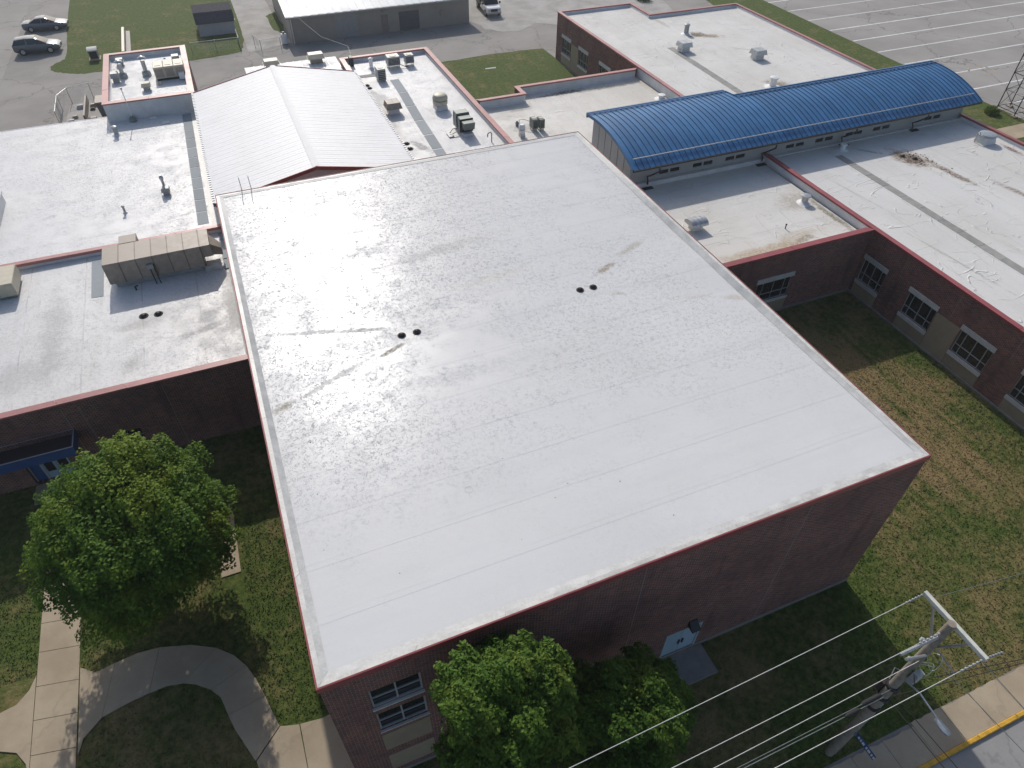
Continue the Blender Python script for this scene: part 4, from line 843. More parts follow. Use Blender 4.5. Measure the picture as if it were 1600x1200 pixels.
part(MB().box(-2.95, -0.7, 56.15, 57.5, ZPR, ZPR+0.21), 'curb', 'dark_metal', ru); part(MB().box(-1.2, -0.75, 55.6, 55.95, ZPR+0.1, ZPR+0.6), 'intake', 'white_metal', ru)
solo(MB().bbox(-2.95, -2.65, 55.2, 55.6, ZPR, ZPR+0.2, 0.03), 'junction_box', 'hvac_cream', 'small cream box in front of the long air handler', 'box', (-2.8,55.4,ZPR))
for k, (x, y) in enumerate(((-2.2,61.4),(-2.0,60.9),(-1.8,60.4),(-1.7,59.9),(-1.65,59.3))):
    solo(MB().bbox(x-0.09,x+0.09,y-0.07,y+0.07,ZPR,ZPR+0.07,0.02), 'pipe_support', 'hvac_grey', 'small grey pipe block in a line behind the long air handler', 'block', (x,y,ZPR), 'pipe blocks behind the air handler')
# classroom block
mp = thing('roof_mast', 'tall thin white mast with dark base in front of the plant block', 'mast', (-5.22, 51.2, ZR2))
part(MB().lathe([(0.27,0.0),(0.25,0.22),(0.10,0.42)], (-5.22,51.0,ZR2), 14), 'base', 'hvac_green', mp, True, 40); part(MB().tube([(-5.22,51.0,ZR2+0.3),(-5.25,51.05,ZR2+2.5)], 0.03, 8), 'pipe', 'white_pvc', mp); part(MB().lathe([(0.07,0.0),(0.07,0.12)], (-5.25,51.05,ZR2+2.45), 10), 'cap', 'hvac_grey', mp)
pipe_vent(-3.42, 38.5, ZR2, 1.15, 0.09, 'tall vent pipe with grey base in middle of the classroom roof'); hood_vent(-3.38, 38.1, ZR2, 0.48, 0.45, 0.5, 'grey box vent below the tall pipe on the classroom roof', 'hvac_grey', 'hvac_grey', over=0.04)
pipe_vent(-5.95, 36.5, ZR2, 0.55, 0.07, 'small vent pipe alone near the tan duct', 'hvac_grey'); pipe_vent(-6.42, 48.8, ZR2, 0.75, 0.16, 'stubby grey vent pipe left of the mast on the classroom roof', 'hvac_grey', 1.3)
for x, y, lb in ((-3.78,51.0,'white paver block against the plant block wall'),(-2.9,49.75,'white paver block lying loose in front of the plant block wall')):
    solo(MB().bbox(x-0.24,x+0.24,y-0.13,y+0.13,ZR2+0.006,ZR2+0.13,0.02), 'paver_block', 'white_pvc', lb, 'block', (x,y,ZR2))
# entrance wing : duct and unit
dt = thing('roof_duct', 'large tan sheet metal duct on the entrance wing roof', 'duct', (-4.2, 29.3, ZE))
for k in range(6):
    a = -6.75+k*5.07/6; b = a+5.07/6-0.012; part(MB().bbox(a, b, 28.35, 30.25, 4.78, 6.05, 0.015), 'duct_section', 'hvac_tan', dt)
    part(MB().box(b-0.02, b+0.032, 28.335, 30.265, 4.77, 6.06), 'flange', 'hvac_seam', dt)
part(MB().frustum(-1.66,-1.1,28.4,30.2,5.3, -1.66,-1.15,28.4,30.2,6.03), 'end_transition', 'hvac_tan', dt)
part(MB().add([(-1.12,28.5,5.3),(-1.12,29.6,5.3),(-1.12,29.6,6.0),(-1.12,28.5,6.0),(-0.62,28.9,4.95),(-0.62,29.5,4.95),(-0.62,29.5,5.4),(-0.62,28.9,5.4)], [(0,1,2,3),(4,7,6,5),(0,4,5,1),(1,5,6,2),(2,6,7,3),(3,7,4,0)]), 'end_hood', 'hvac_tan', dt)
part(MB().bbox(-5.88,-4.96,30.27,31.15,5.1,6.06,0.02), 'side_plenum', 'hvac_tan', dt); part(MB().box(-6.5,-1.9,28.6,30.0,ZE,4.77), 'curb', 'hvac_grey', dt)
part(MB().box(-1.75,-0.85,28.3,28.9,ZE,ZE+0.35), 'support_block', 'edge_strip', dt)
for dx in (0.0, 0.22): part(MB().tube([(-4.45+dx,28.1,ZE+0.02),(-4.5+dx,28.25,5.2),(-4.5+dx,28.31,5.55),(-4.55+dx*0.4,28.36,5.62)], 0.03, 8), 'conduit', 'dark_metal', dt, True, 50)
part(MB().box(-4.65,-4.3,28.2,28.34,5.35,5.62), 'control_box', 'hvac_grey', dt)
solo(MB().tube([(-5.55,27.95,ZE),(-5.55,27.95,ZE+0.22),(-5.4,27.95,ZE+0.26)], 0.045, 8), 'stub_pipe', 'dark_metal', 'short black stub pipe below the tan duct', 'pipe', (-5.5,28,ZE))
lu = thing('rooftop_unit', 'tan rooftop unit cut by the left picture edge', 'air conditioner', (-12.4, 30.2, ZE), 'rooftop units')
part(MB().bbox(-13.6,-11.5,29.55,31.55,ZE+0.2,5.35,0.03), 'cabinet', 'hvac_cream', lu); part(MB().box(-12.35,-12.31,29.53,31.57,ZE+0.25,5.36), 'seam', 'hvac_tan', lu); part(MB().box(-13.5,-11.6,29.65,31.45,ZE,ZE+0.19), 'curb', 'hvac_green', lu)
# white ladder rails standing at the gymnasium back edge
ld = thing('roof_ladder', 'white roof ladder rails standing over the gymnasium back edge', 'ladder', (1.6, 28.8, 7.5))
for x in (1.38, 1.88): part(MB().tube([(x,28.85,6.3),(x,28.85,9.55),(x,28.72,9.68),(x,28.4,9.62)], 0.022, 8), 'rail', 'white_pvc', ld, True, 50)
for k in range(7): part(MB().tube([(1.38,28.85,6.5+0.34*k),(1.88,28.85,6.5+0.34*k)], 0.014, 6), 'rung', 'white_pvc', ld)
solo(MB().box(-0.32,-0.06,31.9,32.75,ZE+0.1,5.5), 'wall_box', 'hvac_tan', 'narrow tan metal box at corner of gymnasium and gabled hall', 'box', (-0.2,32.3,ZE))
# kitchen wing
pipe_vent(14.95, 56.2, ZKR, 1.0, 0.17, 'round white flue at back left of the kitchen wing', 'white_metal', 1.25)
def condenser(x, y, z, w, d, h, label, mat='hvac_grey', legs=0.25):
    t = thing('condenser_unit', label, 'air conditioner', (x, y, z), 'condenser units'); hw, hd = w/2, d/2
    part(MB().bbox(x-hw,x+hw,y-hd,y+hd,z+legs,z+legs+h,0.03), 'cabinet', mat, t)
    for k in range(5): part(MB().box(x-hw+0.06,x+hw-0.06,y-hd-0.012,y-hd+0.002,z+legs+0.1+k*(h-0.2)/5,z+legs+0.1+(k+0.55)*(h-0.2)/5), 'louvre', 'dark_metal', t)
    part(MB().lathe([(min(hw,hd)*0.75,0.0),(min(hw,hd)*0.75,0.03)], (x,y,z+legs+h), 18), 'fan_guard', 'hvac_cream', t)
    for sx in (-1,1):
        for sy in (-1,1): part(MB().box(x+sx*(hw-0.08)-0.03,x+sx*(hw-0.08)+0.03,y+sy*(hd-0.08)-0.03,y+sy*(hd-0.08)+0.03,z,z+legs), 'leg', 'galvanised', t)
    return t
condenser(16.95, 56.0, ZKR, 1.15, 0.95, 0.75, 'wide condenser on legs near the back coping of kitchen wing'); condenser(18.45, 55.95, ZKR, 0.8, 0.75, 0.7, 'small condenser on legs right of the wide one on kitchen wing')
condenser(15.1, 53.3, ZKR, 0.72, 1.0, 0.95, 'tall narrow grey unit beside the walkway pads on kitchen wing', 'hvac_grey', 0.12)
m = MB().tube([(17.55,55.6,ZKR+0.25),(17.9,55.3,ZKR+0.12),(18.2,55.1,ZKR+0.1)], 0.035, 8); solo(m, 'refrigerant_line', 'dark_metal', 'short dark pipe run between the two back condensers', 'pipe', (17.9,55.3,ZKR))
hood_vent(14.25, 46.1, ZKR, 1.05, 0.95, 0.95, 'tan hooded vent beside the gabled hall eave on kitchen wing'); fan(18.08, 45.5, ZKR, 0.62, 1.25, 'cream mushroom exhaust fan on the kitchen wing')
ru = thing('rooftop_unit', 'large grey green packaged unit near the gymnasium back corner', 'air conditioner', (18.5, 40.8, ZKR), 'rooftop units')
part(MB().bbox(17.95,19.0,41.0,41.75,ZKR+0.2,ZKR+1.35,0.03), 'fan_section', 'hvac_green', ru); part(MB().bbox(18.0,18.98,40.2,40.985,ZKR+0.2,ZKR+1.2,0.03), 'coil_section', 'hvac_green', ru)
part(MB().frustum(18.12,18.95,39.65,40.19,ZKR+0.55, 18.05,18.96,39.55,40.19,ZKR+1.12), 'intake_hood', 'hvac_green', ru); part(MB().box(18.1,18.9,39.75,41.6,ZKR,ZKR+0.19), 'curb', 'flashing', ru)
for y in (40.2, 41.0, 41.76): part(MB().box(17.93,19.02,y-0.02,y+0.02,ZKR+0.2,ZKR+1.22), 'seam', 'dark_metal', ru)
gp = thing('gas_pipe', 'pipe frame on a wood block left of the grey green unit', 'pipe', (17.3, 40.5, ZKR))
part(MB().tube([(17.98,40.7,ZKR+0.45),(17.45,40.55,ZKR+0.42),(17.2,40.5,ZKR+0.15)], 0.03, 8), 'pipe', 'hvac_cream', gp); part(MB().tube([(17.98,40.35,ZKR+0.35),(17.3,40.2,ZKR+0.2)], 0.03, 8), 'pipe', 'hvac_cream', gp); part(MB().box(17.0,17.4,40.0,40.75,ZKR,ZKR+0.1), 'sleeper', 'hvac_grey', gp)
solo(MB().tube([(19.78,38.2,ZKR)]+[(19.78-0.16+0.16*math.cos(a),38.2,ZKR+0.62+0.16*math.sin(a)) for a in [R(x) for x in range(0,200,20)]]+[(19.46,38.2,ZKR+0.45)], 0.045, 10), 'gooseneck_pipe', 'hvac_grey', 'grey gooseneck pipe at the kitchen wing corner near the gymnasium', 'pipe', (19.7,38.2,ZKR), None, 50)
solo(MB().bbox(13.3,13.62,57.4,58.1,ZKR,ZKR+0.75,0.02), 'service_box', 'dark_metal', 'dark service box in back left corner of the kitchen wing', 'box', (13.45,57.8,ZKR))
hood_vent(10.65, 60.1, 4.12, 1.3, 0.8, 0.85, 'right cream hooded vent behind the gabled hall', 'hvac_cream', 'hvac_tan'); hood_vent(6.6, 60.3, 4.12, 1.2, 0.8, 0.7, 'left cream hooded vent behind the gabled hall', 'hvac_cream', 'hvac_tan')
# passage
fan(22.62, 39.0, ZNR, 0.26, 0.95, 'slim white vent cylinder beside the kitchen coping', 'white_metal', 'small round vents')
condenser(23.95, 39.75, ZNR, 0.45, 0.7, 0.75, 'left dark green condenser on the cream passage roof', 'hvac_green', 0.2); condenser(24.5, 39.65, ZNR, 0.42, 0.7, 0.72, 'right dark green condenser on the cream passage roof', 'hvac_green', 0.2)
lp = thing('refrigerant_line', 'looped pipes with a green valve left of the green condensers', 'pipe', (23.1, 40.7, ZNR))
part(MB().tube([(23.05,40.6,ZNR),(23.05,40.6,ZNR+0.6),(23.4,40.5,ZNR+0.65),(23.75,40.0,ZNR+0.6)], 0.03, 8), 'pipe', 'hvac_grey', lp, True, 50); part(MB().lathe([(0.12,0.0),(0.14,0.25),(0.05,0.4)], (23.0,40.9,ZNR), 12), 'valve', 'hvac_green', lp, True, 40)
# rear wing
hood_vent(44.0, 49.5, ZQR, 1.05, 0.95, 0.85, 'left white hooded vent beside the worn pads on rear roof', 'galvanised', 'flashing', over=0.10); hood_vent(49.4, 45.2, ZQR, 1.05, 0.95, 0.85, 'right white hooded vent alone on the rear roof', 'galvanised', 'flashing', over=0.10)
pipe_vent(46.9, 53.6, ZQR, 1.0, 0.24, 'grey vent cylinder beside the brown stain on rear roof', 'hvac_grey', 1.2); pipe_vent(46.4, 39.0, ZQR, 0.9, 0.3, 'white vent behind the blue roof step', 'white_metal', 1.3); 
pipe_vent(36.7, 41.4, ZNR, 0.4, 0.25, 'low white vent below the rear wing parapet', 'white_metal', 1.3)
# courtyard and east wings
gv = thing('gravity_vent', 'galvanised ribbed gravity vent on the courtyard wing roof', 'vent', (27.6, 22.2, ZWR))
part(MB().frustum(27.25,28.0,21.95,22.5,ZWR, 27.3,27.95,22.0,22.45,ZWR+0.42), 'curb', 'flashing', gv)
for k in range(4):
    x0 = 27.02+k*0.3; prof = [(22.22+0.5*math.cos(a), ZWR+0.46+0.30*math.sin(a)) for a in [R(t) for t in range(-10, 191, 20)]]
    part(MB().extr(prof, 'x', x0, x0+0.285), 'hood_rib', 'galvanised', gv, True, 40)
pipe_vent(36.35, 22.3, ZWR, 0.62, 0.22, 'small galvanised vent beside the roof divider', 'galvanised', 1.5); pipe_vent(33.05, 20.1, ZWR, 0.36, 0.035, 'thin black pipe near front of the courtyard roof', 'dark_metal', 1.6, False)
ev = thing('exhaust_fan', 'low round galvanised fan on square white curb near east coping', 'fan', (55.1, 24.3, ZWR2), 'round exhaust fans')
part(MB().frustum(54.55,55.65,23.75,24.85,ZWR2, 54.65,55.55,23.85,24.75,ZWR2+0.5), 'curb', 'flashing', ev); part(MB().lathe([(0.62,0.5),(0.66,0.58),(0.6,0.68),(0.3,0.74)], (55.1,24.3,ZWR2), 22), 'dome', 'galvanised', ev, True, 35); part(MB().tube([(54.4,24.6,ZWR2),(54.4,24.6,ZWR2+0.7),(54.6,24.6,ZWR2+0.75)], 0.05, 8), 'conduit', 'galvanised', ev)
pipe_vent(43.9, 27.3, ZWR2, 0.5, 0.2, 'white vent beside the splash pad on east roof', 'white_metal', 1.4)
m = MB()
for k in range(60):
    x, y, q = 47.9+random.gauss(0.3,0.5), 23.9+random.gauss(0,0.75), random.uniform(0.25,0.7)
    m.add([(x-0.12*q,y,ZWR2+0.012),(x+random.uniform(0.02,0.12)*q,y-0.07*q,ZWR2+0.012),(x+0.14*q,y+0.05*q,ZWR2+0.03),(x-0.05*q,y+random.uniform(0.05,0.12)*q,ZWR2+0.04),(x,y,ZWR2+0.07)], [(0,1,4),(1,2,4),(2,3,4),(3,0,4),(3,2,1,0)])
o = part(m, 'roof_debris', 'debris', None); tag(o, 'pinkish brown scraps scattered in the debris patch on east roof', 'debris', None, 'stuff')

# ------------------------------------------------------------------ background yard
wh = thing('warehouse', 'tan metal warehouse with pale roof behind the drive', 'building', (21.7, 86, 0))
X0, X1, Y0, Y1, ZH = 10.86, 32.5, 79.0, 95.0, 2.85
m = MB(); wall(m, 'y', Y0, X0, X1, 0, ZH, [(23.6,26.12,0.0,2.12),(21.42,22.25,0.02,1.98)], -1, 0.15); part(m, 'wall', 'warehouse_wall', wh, False)
for ax, c, a, b, o_ in (('x',X0,Y0,Y1,-1),('x',X1,Y0,Y1,1)):
    m = MB(); yr = (Y0+Y1)/2; m.add([(c,Y0,0),(c,Y1,0),(c,Y1,ZH),(c,yr,ZH+1.3),(c,Y0,ZH)], [(0,1,2,3,4)]); part(m, 'wall', 'warehouse_wall', wh, False)
yr = (Y0+Y1)/2
for k in range(24):
    w_ = (X1+0.4-X0+0.4)/24; x = X0-0.4+k*w_
    for ya, za, yb_, zb_ in ((Y0-0.25,ZH-0.02,yr,ZH+1.35),(yr,ZH+1.35,Y1+0.25,ZH-0.02)):
        part(MB().add([(x,ya,za),(x+w_-0.005,ya,za),(x+w_-0.005,yb_,zb_),(x,yb_,zb_),(x,ya,za+0.06),(x+w_-0.005,ya,za+0.06),(x+w_-0.005,yb_,zb_+0.06),(x,yb_,zb_+0.06),(x,ya,za+0.09),(x+0.05,ya,za+0.09),(x+0.05,yb_,zb_+0.09),(x,yb_,zb_+0.09)], [(4,5,6,7),(0,1,5,4),(8,9,10,11),(1,2,6,5),(0,4,7,3),(9,5,6,10),(4,8,11,7)]), 'roof_panel', 'warehouse_roof', wh, False)
part(MB().box(X0-0.4,X1+0.4,Y0-0.36,Y0-0.26,ZH-0.16,ZH+0.02), 'gutter', 'hvac_grey', wh)
for k in range(5): s = MB(); fbox(s, 'y', Y0, -1, 23.62, 26.10, 0.02+k*0.42, 0.02+k*0.42+0.40, -0.12, -0.07); part(s, 'door_panel', 'overhead_door', wh)
s = MB(); fbox(s, 'y', Y0, -1, 21.44, 22.23, 0.03, 1.96, -0.10, -0.05); part(s, 'door', 'brown_door', wh)
for x in [X0+0.9*k for k in range(1, 24)]:
    if 21.2 < x < 22.4 or 23.4 < x < 26.3: continue
    s = MB(); fbox(s, 'y', Y0, -1, x-0.02, x+0.02, 0.1, ZH-0.1, -0.01, 0.012); part(s, 'wall_rib', 'warehouse_wall', wh)
s = MB(); fbox(s, 'y', Y0, -1, 16.0, 18.6, 0.1, ZH-0.15, -0.01, 0.008); part(s, 'patched_panel', 'hvac_grey', wh)
for x, z, h in ((21.7,2.35,0.25),(24.7,2.45,0.25),(28.9,1.2,0.6)): s = MB(); fbox(s, 'y', Y0, -1, x-0.15, x+0.15, z, z+h, 0.013, 0.2); part(s, 'wall_box', 'hvac_tan', wh)
part(MB().tube([(X0+0.12,Y0-0.12,0.05),(X0+0.12,Y0-0.12,ZH-0.1)], 0.05, 8), 'downspout', 'white_metal', wh)
sh = thing('garden_shed', 'small grey shed with dark shingle roof on the lawn', 'shed', (3.1, 87.4, 0))
part(MB().box(1.05, 5.15, 85.25, 89.8, 0, 1.55), 'wall', 'shed_wall', sh)
for prof in ([(85.05,1.45),(86.1,2.35)], [(86.1,2.35),(87.5,2.85)], [(87.5,2.85),(88.9,2.35)], [(88.9,2.35),(90.0,1.45)]):
    (ya, za), (yb_, zb_) = prof; part(MB().add([(0.9,ya,za),(5.3,ya,za),(5.3,yb_,zb_),(0.9,yb_,zb_),(0.9,ya,za-0.08),(5.3,ya,za-0.08),(5.3,yb_,zb_-0.08),(0.9,yb_,zb_-0.08)], [(0,1,2,3),(7,6,5,4),(0,4,5,1),(2,6,7,3),(1,5,6,2),(3,7,4,0)]), 'roof_slope', 'shingle', sh)
for x in (1.06, 5.14): part(MB().add([(x,85.25,1.5),(x,89.8,1.5),(x,88.9,2.3),(x,87.5,2.78),(x,86.1,2.3)], [(0,1,2,3,4)]), 'gable', 'shed_wall', sh, False)
part(MB().box(5.28,5.33,85.0,90.0,1.36,1.48), 'trim', 'white_metal', sh)
for k in range(6):
    x, y = 2.5+random.uniform(0,2.8), 90.6+random.uniform(0,1.2); s_ = random.uniform(0.25,0.5)
    solo(MB().frustum(x-s_,x+s_,y-s_*0.8,y+s_*0.8,0, x-s_*0.6,x+s_*0.7,y-s_*0.5,y+s_*0.6,s_*random.uniform(0.8,1.6)), 'junk_pile', 'white_metal', 'pale pile of odds and ends behind the grey shed', 'debris', (x,y,0), 'odds and ends behind the shed')
def fence(pts, h, label, step=2.2, mesh=True):
    t = thing('chain_link_fence', label, 'fence', (pts[0][0], pts[0][1], 0), 'chain link fences'); wires = MB()
    for (xa, ya), (xb, yb_) in zip(pts[:-1], pts[1:]):
        L = math.hypot(xb-xa, yb_-ya); n = max(1, round(L/step))
        for k in range(n+1):
            if k == n and (xb, yb_) != pts[-1]: continue
            x, y = xa+(xb-xa)*k/n, ya+(yb_-ya)*k/n; part(MB().tube([(x,y,0),(x,y,h+0.04)], 0.032, 8), 'post', 'galvanised', t)
        part(MB().tube([(xa,ya,h),(xb,yb_,h)], 0.025, 8), 'top_rail', 'galvanised', t)
        nd = int(L/0.14)
        for k in range(nd):
            for sgn in (1, -1):
                a = k/nd; b = a+sgn*h/L*0.9
                if not 0 <= b <= 1: continue
                p = Vector((xa+(xb-xa)*a, ya+(yb_-ya)*a, 0.03)); q_ = Vector((xa+(xb-xa)*b, ya+(yb_-ya)*b, h-0.02)); wires.tube([p, q_], 0.004, 3)
    if mesh: o = part(wires, 'wire_mesh', 'galvanised', t, False); o['kind'] = 'stuff'
    return t
fence([(-0.2,79.6),(5.0,79.6),(5.0,82.4)], 1.2, 'chain link fence along the lawn in front of the shed'); fence([(6.6,79.6),(7.1,77.6),(9.3,77.8),(10.7,78.9)], 1.25, 'chain link gate fence left of the tan warehouse', 1.6)
fence([(-12.8,64.0),(-12.85,68.0),(-12.1,69.6),(-10.2,70.3)], 1.5, 'chain link enclosure round the scrap yard beside the plant block', 1.8)
fence([(-0.15,62.5),(0.35,58.6),(0.4,55.2)], 1.9, 'dark fence strip between plant block and gabled hall', 1.0)
dp = thing('dumpster', 'dark green dumpster with pale lid left of the plant block', 'dumpster', (-8.2, 65, 0))
part(MB().frustum(-9.2,-7.3,64.3,65.8,0.1, -9.35,-7.2,64.2,65.9,1.55), 'bin', 'hvac_green', dp); part(MB().bbox(-9.42,-7.15,64.12,66.0,1.56,1.72,0.04), 'lid', 'hvac_tan', dp)
for x in (-9.1,-7.4): part(MB().box(x-0.06,x+0.06,64.35,65.75,0.0,0.1), 'skid', 'dark_metal', dp)
struct(sheet(blob([(-12.6,62),(-7.0,62),(-7.0,68.5),(-9.8,70.0),(-12.2,69.3)], 3, 0.1), 0.016), 'scrap_yard', 'gravel_yard', False)
for k in range(9):
    x, y = random.uniform(-12.2,-9.8), random.uniform(64.3,69.0); s_ = random.uniform(0.18,0.4); 
    solo(MB().frustum(x-s_,x+s_,y-s_*0.7,y+s_*0.7,0.016, x-s_*0.5,x+s_*0.8,y-s_*0.4,y+s_*0.5,s_*0.9), 'scrap_heap', ('dirt','limestone','hvac_tan')[k % 3], 'small scrap heap inside the chain link enclosure', 'debris', (x,y,0), 'scrap in the enclosure')
solo(MB().box(-10.75,-10.6,64.2,69.4,0.02,0.75), 'timber_barrier', 'brown_door', 'long brown timber standing inside the chain link enclosure', 'timber', (-10.7,66,0))
ub = thing('utility_box', 'grey pad mounted utility box on the lawn near parked cars', 'utility box', (-10.25, 82, 0))
part(MB().box(-10.85,-9.65,81.2,82.6,0,0.1), 'pad', 'concrete', ub); part(MB().box(-10.7,-9.8,81.45,82.4,0.1,0.95), 'cabinet', 'hvac_grey', ub)
part(MB().extr([(81.35,0.95),(82.5,0.95),(82.45,1.1),(82.2,1.2),(81.6,1.15),(81.35,1.02)], 'x', -10.75, -9.75), 'lid', 'limestone', ub, True, 30); part(MB().box(-10.62,-9.88,81.42,81.448,0.2,0.88), 'door', 'dark_metal', ub)
wb = thing('white_bar', 'long low white bar on the lawn behind the plant block', 'barrier', (-7.3, 86.5, 0))
part(MB().bbox(-7.47,-7.15,82.0,90.9,0.12,0.42,0.03), 'bar', 'hvac_cream', wb)
for y in (82.6,86.4,90.3): part(MB().box(-7.42,-7.2,y-0.15,y+0.15,0,0.12), 'foot', 'dark_metal', wb)
struct(sheet([(-7.1,82.2),(-6.6,82.2),(-6.65,90.5),(-7.1,90.7)], 0.018), 'dark_strip', 'dark_metal', False)  # flat dark strip on the lawn along the bar's right side
pt_ = thing('gas_tank', 'small upright white gas tank at the warehouse corner', 'tank', (9.95, 79.3, 0))
part(MB().lathe([(0.28,0.05),(0.38,0.12),(0.38,0.95),(0.3,1.12),(0.1,1.2)], (9.95,79.3,0), 18), 'tank', 'white_metal', pt_, True, 40); part(MB().lathe([(0.14,1.18),(0.14,1.32)], (9.95,79.3,0), 12), 'valve_guard', 'dark_metal', pt_)
tp = MB(); tp.add([(12.6,61.8,0),(14.9,61.6,0),(14.7,62.9,0),(12.9,63.0,0),(13.2,62.3,1.25),(14.3,62.2,0.85)], [(0,1,5,4),(1,2,5),(2,3,4,5),(3,0,4),(3,2,1,0)]); solo(tp, 'covered_heap', 'dark_metal', 'heap under a black tarpaulin behind the kitchen wing', 'tarpaulin', (13.7,62.3,0))
# lattice tower at the right edge
tw = thing('lattice_tower', 'dark steel lattice tower at the right picture edge', 'tower', (73.3, 34.6, 0))
lx, ly = (72.3, 74.1), (33.5, 35.5); HT = 14
for x in lx:
    for y in ly: part(MB().tube([(x,y,0),(x,y,HT)], 0.05, 8), 'leg', 'dark_metal', tw)
for k in range(9):
    z = 0.35+k*1.6
    for (xa,ya),(xb,yb_) in (((lx[0],ly[0]),(lx[1],ly[0])),((lx[1],ly[0]),(lx[1],ly[1])),((lx[1],ly[1]),(lx[0],ly[1])),((lx[0],ly[1]),(lx[0],ly[0]))):
        part(MB().tube([(xa,ya,z),(xb,yb_,z)], 0.035, 6), 'strut', 'galvanised' if k % 2 else 'dark_metal', tw)
        if z+1.6 < HT: part(MB().tube([(xa,ya,z),(xb,yb_,z+1.6)] if k % 2 else [(xb,yb_,z),(xa,ya,z+1.6)], 0.025, 6), 'brace', 'dark_metal', tw)
for x in lx:
    for y in ly: part(MB().box(x-0.25,x+0.25,y-0.25,y+0.25,0,0.12), 'footing', 'concrete', tw)

# ------------------------------------------------------------------ vehicles
def wheel(parent, x, y, r=0.33, w=0.22):
    t = MB(); n = 20; vs_, fs_ = [], []
    prof = [(r*0.62,-w/2),(r*0.95,-w/2),(r,-w*0.35),(r,w*0.35),(r*0.95,w/2),(r*0.62,w/2)]
    for rr, yy in prof:
        for k in range(n): a = 2*math.pi*k/n; vs_.append((x+rr*math.cos(a), y+yy, r+rr*math.sin(a)))
    for i in range(len(prof)-1):
        for k in range(n): fs_.append((i*n+k, i*n+(k+1)%n, (i+1)*n+(k+1)%n, (i+1)*n+k))
    o = part(t.add(vs_, fs_), 'wheel', 'black_rubber', parent, True, 40)
    t = MB(); n = 14; t.add([(x+r*0.6*math.cos(2*math.pi*k/n), y+yy, r+r*0.6*math.sin(2*math.pi*k/n)) for yy in (-w*0.42, w*0.42) for k in range(n)], [tuple(range(n)), tuple(range(n,2*n))]+[(k,(k+1)%n,n+(k+1)%n,n+k) for k in range(n)]); part(t, 'rim', 'galvanised', o)
def loft(rows):                                         # rows of equal-length point rings
    m = MB(); k = len(rows[0]); vs_ = [p for r in rows for p in r]; fs_ = []
    for i in range(len(rows)-1):
        for j in range(k): fs_.append((i*k+j, i*k+(j+1)%k, (i+1)*k+(j+1)%k, (i+1)*k+j))
    fs_.append(tuple(range(k-1,-1,-1))); fs_.append(tuple((len(rows)-1)*k+j for j in range(k))); return m.add(vs_, fs_)
def car(name, label, cat, loc, rz, mat, prof, cab, W, L, wb=(0.82, 3.55), r=0.33):
    t = thing(name, label, cat, (0,0,0), 'parked cars'); hw = W/2
    rows = []
    for x, zb_, zs_, zt in prof:
        k = hw*(0.86+0.14*math.sin(math.pi*min(1,max(0,(x+0.25)/(L+0.5)))))
        rows.append([(x,-k*0.94,zb_),(x,-k,zb_+0.15),(x,-k,zs_-0.08),(x,-k*0.93,zt-0.02),(x,-k*0.6,zt+0.02),(x,k*0.6,zt+0.02),(x,k*0.93,zt-0.02),(x,k,zs_-0.08),(x,k,zb_+0.15),(x,k*0.94,zb_)])
    part(loft(rows), 'body', mat, t, True, 35)
    rows = []
    for x, zb_, zt, wt in cab: rows.append([(x,-hw*0.90,zb_),(x,-hw*wt,zt-0.04),(x,-hw*wt*0.75,zt),(x,hw*wt*0.75,zt),(x,hw*wt,zt-0.04),(x,hw*0.90,zb_)])
    cb_ = part(loft(rows), 'cabin', 'glass', t, True, 30)
    tops = cab[1:-1]; rows = [[(x,-hw*wt*1.0,zt-0.045),(x,-hw*wt*0.75,zt+0.012),(x,hw*wt*0.75,zt+0.012),(x,hw*wt*1.0,zt-0.045)] for x, zb_, zt, wt in tops]
    part(loft(rows), 'roof', mat, t, True, 30)
    xs_ = [c[0] for c in tops]; xm = (xs_[0]+xs_[-1])/2+0.1
    for s_ in (-1, 1):
        wt = tops[len(tops)//2][3]; zt = tops[len(tops)//2][2]; zb_ = cab[0][1]
        part(MB().add([(xm-0.06,s_*hw*0.91,zb_),(xm+0.06,s_*hw*0.91,zb_),(xm+0.05,s_*(hw*wt+0.008),zt-0.03),(xm-0.05,s_*(hw*wt+0.008),zt-0.03)], [(0,1,2,3)]), 'pillar', mat, t, False)
        for x in wb: wheel(t, x, s_*(hw-0.10), r)
        part(MB().box(L-0.12,L-0.02,s_*hw*0.62-0.16,s_*hw*0.62+0.16,0.58,0.72), 'headlight', 'white_metal', t); part(MB().box(0.0,0.06,s_*hw*0.66-0.14,s_*hw*0.66+0.14,0.72,0.88), 'tail_light', 'coping_red', t)
        part(MB().box(xm+0.75,xm+0.95,s_*(hw+0.02)-0.07,s_*(hw+0.02)+0.07,zb_+0.0,zb_+0.13), 'mirror', mat, t)
    t.location = loc; t.rotation_euler = (0,0,rz); ORG[t.name] = (0,0,0); return t
car('parked_sedan', 'dark silver sedan parked farther back by the lawn', 'car', (-18.1, 94.7, 0.008), R(-3), 'car_silver',
    [(0.0,0.42,0.80,0.92),(0.15,0.26,0.86,0.99),(0.9,0.2,0.88,1.02),(1.6,0.2,0.86,0.96),(3.1,0.2,0.84,0.94),(3.6,0.2,0.82,0.93),(4.45,0.24,0.74,0.80),(4.75,0.36,0.62,0.66)],
    [(0.75,0.95,1.0,0.80),(1.55,0.93,1.38,0.72),(2.1,0.93,1.44,0.72),(2.6,0.93,1.43,0.72),(3.55,0.92,0.98,0.80)], 1.83, 4.78)
